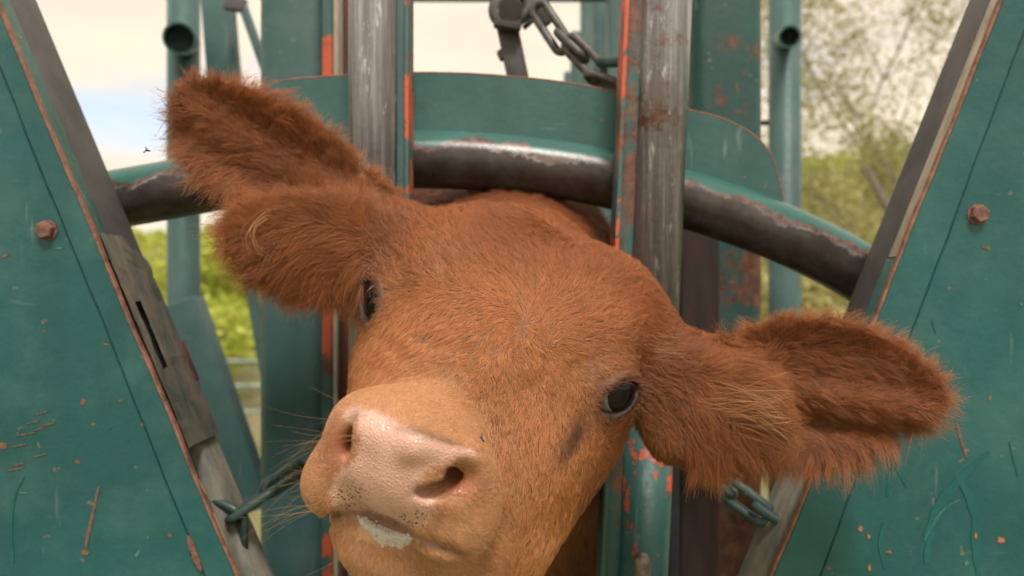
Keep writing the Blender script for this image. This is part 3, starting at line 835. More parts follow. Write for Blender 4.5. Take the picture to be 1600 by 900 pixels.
def chain(label, links, mat, r=0.0048):
    """links: (end point a, end point b, roll) with points given as (px, py, depth)"""
    p0 = at(*links[0][0])
    t = empty("chain", p0, label, "chain", "chains on the chute")
    for a, b, roll, wr in links:
        a, b = at(*a), at(*b)
        L = np.linalg.norm(b - a) + 2 * r * 1.0
        me = link_mesh(L, wr, r)
        x = norm(b - a); y0 = norm(np.cross((0, 0, 1), x)) if abs(x[2]) < 0.95 else np.array([0, 1.0, 0]); z0 = np.cross(x, y0)
        y = y0 * math.cos(roll) + z0 * math.sin(roll); z = np.cross(x, y)
        c = (a + b) / 2
        R = np.stack([x, y, z], 1)
        co = np.empty(len(me.vertices) * 3, dtype=np.float32); me.vertices.foreach_get("co", co)
        co = (co.reshape(-1, 3) @ R.T + c).astype(np.float32)
        me.vertices.foreach_set("co", co.ravel()); me.update()
        link("chain_link", me, mat, t, True)
    return t
chain("chain hanging over the arch plate from the latch above the calf", [((838, 8, .98), (884, 78, .965), 0.15, .030), ((872, 52, .97), (914, 92, .95), 1.35, .030), ((886, 62, .955), (940, 118, .94), 0.25, .030), ((918, 118, .945), (968, 136, .93), 1.2, .028)], M["chain_steel"], 0.0052)
chain("green chain left of the muzzle, hooked to the left door pocket", [((322, 782, .80), (376, 806, .79), 0.7, .026), ((358, 812, .785), (428, 764, .80), 1.45, .026), ((412, 768, .80), (470, 732, .84), 0.35, .027), ((455, 745, .84), (520, 738, .89), 1.3, .026), ((374, 800, .79), (372, 862, .80), 0.6, .026)], M["chain"], 0.0046)
chain("green chain under the fringe of the lower ear, hooked to the right door", [((1062, 690, .86), (1104, 738, .84), 0.3, .026), ((1088, 716, .84), (1146, 772, .82), 1.40, .027), ((1124, 752, .82), (1202, 812, .80), 0.30, .032), ((1182, 790, .80), (1240, 826, .775), 1.35, .026)], M["chain"], 0.0050)
tube("anchor_pin", [at(936, 97, .93), at(986, 97, .90)], 0.0062, M["chain"], frame, 16)

# ------------------------------------------------------------------ release latch above the arch
lt = empty("release_latch", at(800, 120, 1.02), "dark steel release latch with round eye and arm standing on the arch plate", "latch")
V, F = [], []
arm = [at(788, 30, 1.02), at(792, 60, 1.02), at(800, 90, 1.02), at(812, 135, 1.02)]
flatbar("arm", at(790, 30, 1.02), at(812, 135, 1.02), 0.027, 0.018, M["dark_steel"], lt, 0.004)
flatbar("arm_foot", at(811, 130, 1.02), at(836, 262, 0.915), 0.024, 0.016, M["dark_steel"], lt, 0.004)
flatbar("lug", at(783, 78, 1.02), at(790, 92, 1.02), 0.014, 0.016, M["dark_steel"], lt, 0.003)
me = link_mesh(0.062, 0.050, 0.0085, 12, 32)
co = np.empty(len(me.vertices) * 3, dtype=np.float32); me.vertices.foreach_get("co", co)
ca = math.radians(35); c = at(800, 12, 1.0)
co = co.reshape(-1, 3); co = np.stack([co[:, 0] * math.cos(ca) - co[:, 2] * math.sin(ca), co[:, 1], co[:, 0] * math.sin(ca) + co[:, 2] * math.cos(ca)], 1) + c
me.vertices.foreach_set("co", co.astype(np.float32).ravel()); me.update()
link("eye_ring", me, M["chain_steel"], lt, True)
tube("boss", [at(798, 14, 0.985), at(800, 12, 1.03)], [0.014, 0.016], M["dark_steel"], lt, 20)
flatbar("jaw", at(772, 30, 1.0), at(815, 38, 1.0), 0.020, 0.02, M["dark_steel"], lt, 0.005)
flatbar("link_arm", at(822, -10, 1.0), at(862, 34, 1.0), 0.020, 0.016, M["dark_steel"], lt, 0.004)
flatbar("hook_tooth", at(818, 44, 1.03), at(836, 28, 1.03), 0.006, 0.006, M["chain"], lt, 0.001)
# ================================================================== the calf
class Field:
    """signed distance field on a (non uniform) grid, polygonised with surface nets"""
    def __init__(self, X, Y, Z):
        self.ax = [np.asarray(a, dtype=np.float32) for a in (X, Y, Z)]
        self.D = np.full([len(a) for a in self.ax], 1.0, dtype=np.float32)
    def box(self, lo, hi):
        sl = []
        for a, l, h in zip(self.ax, lo, hi):
            i0 = max(int(np.searchsorted(a, l)) - 1, 0); i1 = min(int(np.searchsorted(a, h)) + 1, len(a))
            sl.append(slice(i0, i1))
        g = [a[s] for a, s in zip(self.ax, sl)]
        return tuple(sl), g[0][:, None, None], g[1][None, :, None], g[2][None, None, :]
    def put(self, fn, lo, hi, k, mode='u'):
        m = k + 0.012
        sl, x, y, z = self.box(np.asarray(lo) - m, np.asarray(hi) + m)
        b = fn(x, y, z).astype(np.float32)
        a = self.D[sl]
        if mode == 'u':
            h = np.maximum(k - np.abs(a - b), 0) / k
            self.D[sl] = np.minimum(a, b) - h * h * k * 0.25
        else:
            b = -b
            h = np.maximum(k - np.abs(a - b), 0) / k
            self.D[sl] = np.maximum(a, b) + h * h * k * 0.25
    def ell(self, c, rad, k=0.02, mode='u', R=None):
        c = np.asarray(c, float); rad = np.asarray(rad, float)
        if R is None: R = np.eye(3)
        R = np.asarray(R, float)          # rows = local axes
        ext = np.sqrt(((R * rad[:, None]) ** 2).sum(0))
        def fn(x, y, z):
            dx, dy, dz = x - c[0], y - c[1], z - c[2]
            l = [(R[i, 0] * dx + R[i, 1] * dy + R[i, 2] * dz) for i in range(3)]
            k0 = np.sqrt(sum((l[i] / rad[i]) ** 2 for i in range(3)))
            k1 = np.sqrt(sum((l[i] / rad[i] ** 2) ** 2 for i in range(3)))
            return k0 * (k0 - 1) / np.maximum(k1, 1e-6)
        self.put(fn, c - ext, c + ext, k, mode)
    def cone(self, a, ra, b, rb, k=0.02, mode='u'):
        a = np.asarray(a, float); b = np.asarray(b, float); v = b - a; L2 = float(v @ v)
        lo = np.minimum(a - ra, b - rb); hi = np.maximum(a + ra, b + rb)
        def fn(x, y, z):
            dx, dy, dz = x - a[0], y - a[1], z - a[2]
            t = np.clip((dx * v[0] + dy * v[1] + dz * v[2]) / L2, 0, 1)
            return np.sqrt((dx - t * v[0]) ** 2 + (dy - t * v[1]) ** 2 + (dz - t * v[2]) ** 2) - (ra + (rb - ra) * t)
        self.put(fn, lo, hi, k, mode)
    def hit(self, px, py, d0=0.40, d1=0.95, sink=0.0):
        """first point of the surface seen through a pixel"""
        t = np.arange(d0, d1, 0.0006)
        p = np.stack([(px - 800) / FPX * t, t, CAM_H - (py - 450) / FPX * t], 1)
        g = []
        for a, col in zip(self.ax, p.T):
            g.append(np.interp(col, a, np.arange(len(a))))
        i = [np.clip(np.floor(q).astype(int), 0, n - 2) for q, n in zip(g, self.D.shape)]
        f = [q - ii for q, ii in zip(g, i)]
        v = 0
        for dx in (0, 1):
            for dy in (0, 1):
                for dz in (0, 1):
                    v = v + self.D[i[0] + dx, i[1] + dy, i[2] + dz] * (f[0] if dx else 1 - f[0]) * (f[1] if dy else 1 - f[1]) * (f[2] if dz else 1 - f[2])
        k = np.nonzero(v < 0)[0]
        if len(k) == 0: return at(px, py, 0.6)
        return at(px, py, t[k[0]] + sink)
    def mesh(self):
        D = self.D; X, Y, Z = self.ax
        S = D < 0
        n = np.array(D.shape)
        cnt = np.zeros(n - 1, dtype=np.uint8)
        c = [slice(0, -1), slice(1, None)]
        for i in (0, 1):
            for j in (0, 1):
                for kk in (0, 1):
                    cnt += S[c[i], c[j], c[kk]]
        act = (cnt > 0) & (cnt < 8)
        I, J, K = np.nonzero(act)
        idx = np.full(n - 1, -1, dtype=np.int32); idx[I, J, K] = np.arange(len(I))
        ps = np.zeros((len(I), 3)); w = np.zeros(len(I))
        corners = [(i, j, kk) for i in (0, 1) for j in (0, 1) for kk in (0, 1)]
        for ca in corners:
            for axn in range(3):
                if ca[axn]: continue
                cb = list(ca); cb[axn] = 1
                da = D[I + ca[0], J + ca[1], K + ca[2]].astype(float); db = D[I + cb[0], J + cb[1], K + cb[2]].astype(float)
                m = (da < 0) != (db < 0)
                t = np.where(m, da / np.where(m, da - db, 1), 0)
                pa = np.stack([X[I + ca[0]], Y[J + ca[1]], Z[K + ca[2]]], 1).astype(float)
                pb = np.stack([X[I + cb[0]], Y[J + cb[1]], Z[K + cb[2]]], 1).astype(float)
                ps += np.where(m[:, None], pa + (pb - pa) * t[:, None], 0); w += m
        V = ps / w[:, None]
        F = []
        for axn in range(3):
            sa = [slice(1, -1)] * 3; sb = [slice(1, -1)] * 3
            sa[axn] = slice(0, -1); sb[axn] = slice(1, None)
            A = S[tuple(sa)]; B = S[tuple(sb)]
            e = np.nonzero(A != B)
            fl = A[e]
            base = [e[d] + (0 if d == axn else 1) for d in range(3)]
            u, v = (axn + 1) % 3, (axn + 2) % 3
            def q(du, dv):
                p = [b.copy() for b in base]; p[u] = p[u] - du; p[v] = p[v] - dv
                return idx[p[0], p[1], p[2]]
            quad = np.stack([q(1, 1), q(0, 1), q(0, 0), q(1, 0)], 1)
            quad[~fl] = quad[~fl][:, ::-1]
            F.append(quad)
        F = np.concatenate(F); F = F[(F >= 0).all(1)]
        return V, F

# ---- head frame: r = towards the calf's left eye (right in the picture), f = along the muzzle, u = up out of the forehead
EYE_R = at(958, 616, 0.617); EYE_L = at(598, 471, 0.660)
H_O = 0.5 * (EYE_R + EYE_L)
H_r = norm(EYE_R - EYE_L)
_nz = at(632, 722, 0.455)
H_f = norm((_nz - H_O) - H_r * ((_nz - H_O) @ H_r))
H_u = np.cross(H_f, H_r); H_u = norm(H_u if H_u[2] > 0 else -H_u)
HR = np.stack([H_r, H_f, H_u])
EYE_R = at(952, 606, 0.615); EYE_L = at(606, 473, 0.660)
def H(r, f, u): return H_O + H_r * r + H_f * f + H_u * u

def smooth_poly(pts, n=4):
    p = np.asarray(pts, float); out = []
    m = len(p)
    for i in range(m):
        p0, p1, p2, p3 = p[i - 1], p[i], p[(i + 1) % m], p[(i + 2) % m]
        for t in np.arange(n) / n:
            out.append(0.5 * ((2 * p1) + (-p0 + p2) * t + (2 * p0 - 5 * p1 + 4 * p2 - p3) * t * t + (-p0 + 3 * p1 - 3 * p2 + p3) * t ** 3))
    return np.array(out)

def poly_sd(s, w, P):
    d = np.full(s.shape, 1e9); inside = np.zeros(s.shape, dtype=bool)
    m = len(P)
    for i in range(m):
        ax_, ay_ = P[i - 1]; bx_, by_ = P[i]
        ex_, ey_ = bx_ - ax_, by_ - ay_
        L = ex_ * ex_ + ey_ * ey_ + 1e-15
        t = np.clip(((s - ax_) * ex_ + (w - ay_) * ey_) / L, 0, 1)
        d = np.minimum(d, (s - ax_ - t * ex_) ** 2 + (w - ay_ - t * ey_) ** 2)
        c = ((ay_ > w) != (by_ > w))
        xs = ax_ + (w - ay_) * ex_ / (ey_ if abs(ey_) > 1e-12 else 1e-12)
        inside ^= c & (s < xs)
    d = np.sqrt(d)
    return np.where(inside, -d, d)

CAMP = np.array([0, 0, CAM_H])
class EarSheet:
    """a curved leaf of flesh: outline given in its own plane, cupped by the function n0(s, w)"""
    def __init__(self, base, tip, toward, outline_px, n0, th, rnd=0.004):
        self.B = np.asarray(base, float); self.a = norm(np.asarray(tip) - base); self.L = np.linalg.norm(np.asarray(tip) - base)
        t = np.asarray(toward, float); self.n = norm(t - self.a * (t @ self.a))
        self.w = np.cross(self.a, self.n); self.w = self.w if self.w[2] > 0 else -self.w
        P = []
        for px, py in outline_px:
            d = np.array([(px - 800) / FPX, 1, -(py - 450) / FPX])
            t = ((self.B - CAMP) @ self.n) / (d @ self.n)
            q = CAMP + d * t - self.B
            P.append((q @ self.a, q @ self.w))
        self.P = smooth_poly(P, 3); self.n0 = n0; self.th = th; self.rnd = rnd
    def loc(self, p):
        q = np.asarray(p) - self.B
        return q @ self.a, q @ self.w, q @ self.n
    def put(self, F, k):
        mn = self.P.min(0); mx = self.P.max(0)
        cs = np.array([self.B + self.a * s + self.w * w + self.n * n for s in (mn[0], mx[0]) for w in (mn[1], mx[1]) for n in (-0.06, 0.05)])
        def fn(x, y, z):
            dx, dy, dz = x - self.B[0], y - self.B[1], z - self.B[2]
            s = dx * self.a[0] + dy * self.a[1] + dz * self.a[2]
            w = dx * self.w[0] + dy * self.w[1] + dz * self.w[2]
            n = dx * self.n[0] + dy * self.n[1] + dz * self.n[2]
            lat = poly_sd(s, w, self.P) + self.rnd
            sh = (np.abs(n - self.n0(s, w, self.L)) - self.th) * 0.8 + self.rnd
            return np.minimum(np.maximum(lat, sh), 0) + np.sqrt(np.maximum(lat, 0) ** 2 + np.maximum(sh, 0) ** 2) - self.rnd
        F.put(fn, cs.min(0), cs.max(0), k)

def cupL(s, w, L):
    q = np.clip(s / L, -0.2, 1.2)
    hw = 0.050
    c = 0.012
    return -0.011 * np.maximum(np.sin(np.clip(q * 1.0, 0, 1) * 3.1415), 0) ** 0.7 * np.clip(1 - ((w - c) / hw) ** 2, -0.6, 1) + 0.003 * np.sin(w * 170 + 0.6) * q + 0.024 * np.clip(1 - s / 0.14, 0, 1) ** 1.5 * np.clip(1 - (w - 0.02) / 0.05, 0, 1)
def cupR(s, w, L):
    q = np.clip(s / L, -0.2, 1.2)
    hw = 0.055
    c = 0.0
    bowl = -0.013 * np.maximum(np.sin(np.clip(q * 1.0, 0, 1) * 3.1415), 0) ** 0.7 * np.clip(1 - ((w - c) / hw) ** 2, -0.6, 1)
    ridge = 0.010 * np.exp(-((w + 0.012 + 0.10 * (s - 0.15)) / 0.010) ** 2) * np.clip((s - 0.07) / 0.05, 0, 1)
    fold = -0.010 * np.exp(-((w + 0.034 + 0.12 * (s - 0.15)) / 0.008) ** 2) * np.clip((s - 0.08) / 0.05, 0, 1)
    curl = 0.010 * np.clip((s - 0.185) / 0.03, 0, 1) ** 1.5
    return bowl + ridge + fold + curl + 0.024 * np.clip(1 - s / 0.15, 0, 1) ** 1.5 * np.clip(1 - (w - 0.02) / 0.05, 0, 1)
def flap(amp, c, hw):
    def f(s, w, L):
        return 0.004 + amp * np.clip(1 - ((w - c) / hw) ** 2, -1, 1)
    return f

EAR_L = EarSheet(at(625, 395, 0.715), at(280, 175, 0.675), (0.10, -1, -0.05),
    [(690, 372), (655, 345), (605, 302), (560, 260), (515, 217), (470, 184), (425, 158), (375, 140), (325, 130), (294, 136), (282, 165),
     (282, 204), (294, 244), (322, 276), (372, 306), (415, 330), (460, 380), (545, 430), (640, 440)], cupL, 0.006)
FLAP_L = EarSheet(at(625, 395, 0.70), at(360, 350, 0.665), (0.1, -1, -0.15),
    [(650, 350), (580, 322), (500, 312), (440, 314), (395, 326), (368, 346), (372, 378), (400, 412), (440, 438), (495, 450), (550, 436), (620, 430)],
    flap(0.010, -0.005, 0.045), 0.011, 0.008)
EAR_R = EarSheet(at(1040, 600, 0.69), at(1468, 605, 0.63), (-0.05, -1, -0.10),
    [(1000, 510), (1050, 524), (1100, 538), (1155, 533), (1205, 508), (1255, 503), (1310, 508), (1365, 527), (1410, 551), (1446, 578), (1462, 605),
     (1452, 634), (1428, 658), (1385, 688), (1335, 714), (1290, 720), (1245, 714), (1180, 708), (1100, 700), (1040, 690), (1000, 600)], cupR, 0.006)
FLAP_R = EarSheet(at(1040, 620, 0.68), at(1235, 650, 0.635), (-0.1, -1, 0.05),
    [(1020, 560), (1090, 552), (1150, 565), (1196, 592), (1222, 640), (1212, 682), (1175, 704), (1110, 712), (1060, 705), (1030, 680)],
    flap(0.014, -0.01, 0.055), 0.012, 0.008)
EARS = [EAR_L, FLAP_L, EAR_R, FLAP_R]

def eye_frame(nr, nf, nu, roll):
    n = norm(H_r * nr + H_f * nf + H_u * nu)
    t = norm(H_f - n * (H_f @ n)); v = norm(H_u - n * (H_u @ n) - t * (H_u @ t))
    c, s = math.cos(roll), math.sin(roll)
    return np.stack([t * c + v * s, v * c - t * s, n])
EF_R = eye_frame(0.66, 0.72, 0.10, math.radians(-18))
EF_L = eye_frame(-0.57, 0.81, 0.12, math.radians(-18))
R_EYE = 0.0195
LIP_PX = [(488, 818), (505, 816), (522, 806), (548, 801), (578, 804), (608, 814), (642, 833), (672, 847), (700, 857), (722, 864)]

def build_calf_field(vox=0.0026):
    X = np.arange(-0.36, 0.40, vox)
    y1 = np.arange(0.405, 0.80, vox)
    y2 = 0.80 + np.cumsum(np.linspace(vox, 0.045, 60)); y2 = y2[y2 < 2.6]
    z1 = CAM_H + np.arange(-0.32, 0.205, vox)
    z2 = CAM_H - 0.32 - np.cumsum(np.linspace(vox, 0.03, 80)); z2 = z2[z2 > -0.03]
    F = Field(X, np.concatenate([y1, y2]), np.concatenate([z2[::-1], z1]))
    e, c = F.ell, F.cone
    # trunk, neck and legs standing in the chute
    cz = CAM_H
    c((0.00, 1.35, cz - 0.36), 0.25, (0.00, 2.10, cz - 0.38), 0.25, 0.1)
    e((0.00, 1.25, cz - 0.30), (0.21, 0.26, 0.30), 0.1)
    c((0.005, 0.80, cz - 0.010), 0.090, (-0.028, 1.14, cz - 0.010), 0.196, 0.08)
    c((0.0, 0.80, cz - 0.12), 0.088, (0.0, 1.20, cz - 0.33), 0.2, 0.06)
    c((0.02, 1.05, cz - 0.30), 0.13, (0.02, 1.2, cz - 0.45), 0.16, 0.08)
    for sx in (-1, 1):
        c((0.15 * sx, 1.28, cz - 0.50), 0.085, (0.13 * sx, 1.26, cz - 0.88), 0.048, 0.05)
        c((0.13 * sx, 1.26, cz - 0.88), 0.040, (0.13 * sx, 1.24, cz - 1.22), 0.035, 0.03)
        c((0.13 * sx, 1.24, cz - 1.20), 0.045, (0.13 * sx, 1.20, cz - 1.245), 0.050, 0.02)
        c((0.16 * sx, 2.12, cz - 0.45), 0.13, (0.15 * sx, 2.05, cz - 0.78), 0.07, 0.05)
        c((0.15 * sx, 2.05, cz - 0.78), 0.06, (0.15 * sx, 2.20, cz - 0.92), 0.04, 0.03)
        c((0.15 * sx, 2.20, cz - 0.92), 0.04, (0.15 * sx, 2.17, cz - 1.21), 0.035, 0.03)
        c((0.15 * sx, 2.17, cz - 1.20), 0.045, (0.15 * sx, 2.13, cz - 1.245), 0.050, 0.02)
    # skull
    e(H(0, -0.072, 0.010), (0.090, 0.093, 0.067), 0.04, R=HR)
    e(H(0, -0.005, -0.008), (0.092, 0.072, 0.056), 0.04, R=HR)
    c(H(0, 0.02, -0.018), 0.056, H(0, 0.125, -0.031), 0.038, 0.03)
    c(H(0, -0.02, -0.090), 0.062, H(0, 0.12, -0.085), 0.040, 0.05)
    for sx in (-1, 1):
        c(H(0.048 * sx, -0.038, -0.057), 0.072 if sx > 0 else 0.066, H(0.036 if sx > 0 else -0.004, 0.070, -0.108), 0.066, 0.04)   # cheek and jaw
        c(H(0.068 * sx, 0.004, -0.040), 0.038, H(0.050 if sx > 0 else -0.030, 0.070, -0.050), 0.034, 0.03)      # cheek bone
        e(H(0.071 * sx, -0.050, 0.036), (0.033, 0.056, 0.033), 0.03, R=HR)                    # brow
    e(H(-0.03, -0.100, 0.050), (0.045, 0.040, 0.032), 0.03, R=HR)
    e(H(0.042, -0.088, 0.044), (0.045, 0.045, 0.030), 0.03, R=HR)
    # muzzle
    e(H(0.002, 0.150, -0.022), (0.057, 0.036, 0.037), 0.018, R=HR)
    e(H(0.004, 0.172, -0.015), (0.044, 0.026, 0.035), 0.015, R=HR)
    for sx in (-1, 1):
        e(H(0.004 + 0.040 * sx, 0.152, -0.055 + 0.004 * sx), (0.025, 0.032, 0.025), 0.02, R=HR)    # upper lip pads
    e(H(0.005, 0.135, -0.092), (0.045, 0.045, 0.034), 0.012, R=HR)                            # chin
    # ear roots
    c(H(-0.070, -0.085, 0.030), 0.040, at(560, 380, 0.70), 0.026, 0.03)
    c(H(0.070, -0.085, 0.030), 0.040, at(1090, 610, 0.67), 0.026, 0.03)
    for i, s in enumerate(EARS): s.put(F, 0.012 if i in (0, 2) else 0.030)
    # eyes
    for C, E in ((EYE_R, EF_R), (EYE_L, EF_L)):
        e(C, (0.0225, 0.0225, 0.0225), 0.022)
        # almond shaped opening between the lids
        def almond(x, y, z, C=C, E=E):
            dx, dy, dz = x - C[0], y - C[1], z - C[2]
            a_, b_, n_ = [(E[i, 0] * dx + E[i, 1] * dy + E[i, 2] * dz) for i in range(3)]
            up = np.sqrt(a_ ** 2 + (b_ + 0.0100) ** 2) - 0.0222
            lo = np.sqrt((a_ - 0.001) ** 2 + (b_ - 0.0120) ** 2) - 0.0240
            return np.maximum(np.maximum(up, lo), -n_ + 0.004)
        F.put(almond, C - 0.03, C + 0.045, 0.003, 's')
    # nostrils, wings of the nose and the lip line, placed on the surface that is there
    hit = F.hit
    fr = lambda roll: np.stack([H_r * math.cos(roll) + H_u * math.sin(roll), H_f, H_u * math.cos(roll) - H_r * math.sin(roll)])
    c(hit(575, 668, sink=.004), .008, hit(640, 690, sink=.004), .008, 0.012)
    c(hit(650, 692, sink=.003), .008, hit(728, 712, sink=.003), .0065, 0.010)
    e(hit(722, 752), (0.017, 0.009, 0.012), 0.008, 's', R=fr(0.3))
    e(hit(528, 694), (0.009, 0.008, 0.019), 0.010, 's', R=fr(-0.1))
    e(hit(692, 741, sink=.006), (0.0125, 0.030, 0.0075), 0.004, 's', R=fr(0.42))
    e(hit(549, 690, sink=.004), (0.0048, 0.030, 0.0115), 0.004, 's', R=fr(-0.05))
    lp = [hit(x, y, sink=0.001) for x, y in LIP_PX]
    lr = [0.002, 0.0035, 0.0042, 0.0044, 0.0044, 0.0044, 0.0042, 0.0036, 0.0026, 0.001]
    for p, q, ra, rb_ in zip(lp[:-1], lp[1:], lr[:-1], lr[1:]):
        c(p, ra, q, rb_, 0.005, 's')
    return F
# ---- skin colour, hair and eyes
def project(p):
    q = p - CAMP
    return 800 + q[:, 0] / q[:, 1] * FPX, 450 - q[:, 2] / q[:, 1] * FPX

NOSE_POLY = smooth_poly([(538, 655), (554, 641), (585, 648), (640, 674), (690, 694), (735, 702), (741, 714), (705, 722), (672, 730), (656, 742), (657, 764), (674, 782),
             (668, 803), (642, 822), (604, 808), (562, 799), (530, 792), (522, 768), (526, 744), (548, 728), (562, 708), (565, 682), (556, 668)], 2)

_pc = NOSE_POLY.mean(0); NOSE_POLY = _pc + (NOSE_POLY - _pc) * 1.045
def spot(hc, c, r):
    return np.exp(-(((hc - np.asarray(c)) / np.asarray(r)) ** 2).sum(1))

def calf_zones(V):
    """colour (linear), hair length, hair density, lift and which ear (or -1) for points on the body"""
    hc = (V - H_O) @ HR.T
    px, py = project(V)
    n = len(V)
    col = np.tile(np.array([0.465, 0.190, 0.076]), (n, 1))
    def mixc(c, m):
        nonlocal col
        col = col * (1 - m[:, None]) + np.asarray(c)[None] * m[:, None]
    L = np.full(n, 0.0095); dens = np.ones(n); lift = np.full(n, 0.41)
    r, f, u = hc.T
    # forehead redder and longer haired
    fore = sstep(0.02, -0.05, f) * sstep(0.0, 0.03, u)
    mixc((0.36, 0.128, 0.052), 0.85 * fore)
    sleek = sstep(-0.03, 0.05, f - 0.35 * u)
    mixc((0.53, 0.232, 0.090), 0.6 * sleek); L = L * (1 - 0.12 * sleek); lift = lift * (1 - 0.38 * sleek); L = L + 0.003 * fore
    mixc((0.50, 0.230, 0.082), 0.7 * sstep(-0.02, -0.09, u) * sstep(-0.06, 0.04, f))             # golden jaw
    for C, E in ((EYE_R, EF_R), (EYE_L, EF_L)):
        d = np.linalg.norm(V - C - E[2] * 0.01, axis=1)
        mixc((0.45, 0.195, 0.078), 0.5 * sstep(0.055, 0.026, d))
        L = np.where(d < 0.05, L * (0.62 + 0.38 * sstep(0.024, 0.05, d)), L)
    # tear stain running down from the inner corner of the near eye
    st = np.exp(-((px - (905 - (py - 650) * 0.42) + 7 * vec_noise(V, 9, 90)) / 15.0) ** 2) * sstep(620, 665, py) * sstep(745, 680, py) * (f > -0.02) * (r > 0)
    mixc((0.085, 0.030, 0.015), 0.9 * st)
    # muzzle velvet
    muz = sstep(0.080, 0.140, f - 0.25 * np.maximum(-u - 0.02, 0) + 0.012 * vec_noise(V, 14, 60))
    mixc((0.60, 0.345, 0.190), 0.94 * muz)
    L = L * (1 - muz) + 0.0042 * muz; lift = lift * (1 - muz) + 0.36 * muz
    # nose leather
    sd = poly_sd(px, py, NOSE_POLY)
    pad = sstep(3.0, -2.0, sd + 2.5 * vec_noise(V, 5, 400)) * (f > 0.14)
    alar = np.maximum(spot(np.stack([px, py], 1), (722, 757), (30, 24)), spot(np.stack([px, py], 1), (528, 696), (22, 36))) * (f > 0.13)
    mixc((0.44, 0.165, 0.095), np.clip(1.15 * alar, 0, 1))
    mixc((0.70, 0.415, 0.335), pad)
    crease = np.exp(-((py - (678 + (px - 640) * 0.30 - 4)) / 5.0) ** 2) * sstep(590, 640, px) * sstep(730, 690, px) * (f > 0.14)
    mixc((0.16, 0.10, 0.075), 0.55 * crease)
    dens = dens * (1 - pad) * (1 - np.clip(1.3 * alar, 0, 1))
    # mouth line is bare and darker
    lipd = np.full(n, 1e3)
    for (x0, y0), (x1, y1) in zip(LIP_PX[:-1], LIP_PX[1:]):
        ex, ey = x1 - x0, y1 - y0
        t = np.clip(((px - x0) * ex + (py - y0) * ey) / (ex * ex + ey * ey), 0, 1)
        lipd = np.minimum(lipd, np.hypot(px - x0 - t * ex, py - y0 - t * ey))
    lip = sstep(9, 3, lipd) * (f > 0.12)
    mixc((0.20, 0.085, 0.05), 0.8 * lip); dens = dens * (1 - lip)
    fro = spot(np.stack([px, py], 1), (603, 828), (48, 17)) * (f > 0.1); dens = dens * (1 - np.clip(2.2 * fro, 0, 1))
    # ears
    ear = np.full(n, -1)
    side = np.abs(r)
    em = sstep(0.085, 0.12, side) * (f < 0.05)
    mixc((0.315, 0.120, 0.052), 0.85 * em)
    for i, S in enumerate(EARS):
        q = V - S.B
        s, w, nn = q @ S.a, q @ S.w, q @ S.n
        sdv = poly_sd(s, w, S.P)
        near = (sdv < 0.012) & (np.abs(nn - S.n0(s, w, S.L)) < 0.03) & (s > 0.03)
        ear = np.where(near, i, ear)
    isear = ear >= 0
    L = np.where(isear, 0.017, L); lift = np.where(isear, 0.36, lift)
    isfl = (ear == 1) | (ear == 3)
    L = np.where(isfl, 0.026, L)
    mixc((0.34, 0.125, 0.042), 0.7 * isfl)
    rimv = np.zeros(n)
    for i in (0, 2):
        S = EARS[i]; q = V - S.B
        rimv = np.where(ear == i, sstep(-0.012, -0.001, poly_sd(q @ S.a, q @ S.w, S.P)), rimv)
    mixc((0.40, 0.165, 0.070), 0.6 * rimv); L = L + 0.005 * rimv
    # healed bald mark on the root of the raised ear
    sc_ = sstep(1.15, 0.85, np.hypot((px - 563 - (py - 272) * 0.35) / 6.0, (py - 272) / 11.0)) * (V[:, 1] < 0.74)
    mixc((0.55, 0.36, 0.27), sc_); dens = dens * (1 - sc_)
    # neck and trunk: shade behind the head put into a darker coat colour
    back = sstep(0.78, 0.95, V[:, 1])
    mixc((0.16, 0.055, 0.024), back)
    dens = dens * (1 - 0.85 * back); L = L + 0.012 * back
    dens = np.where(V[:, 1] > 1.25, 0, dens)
    return col, L, dens, lift, ear, pad, hc

def vertex_normals(V, F):
    a = V[F[:, 2]] - V[F[:, 0]]; b = V[F[:, 3]] - V[F[:, 1]]
    fn = np.cross(a, b)
    N = np.zeros_like(V)
    for k in range(4): np.add.at(N, F[:, k], fn)
    return N / np.maximum(np.linalg.norm(N, axis=1), 1e-12)[:, None], fn

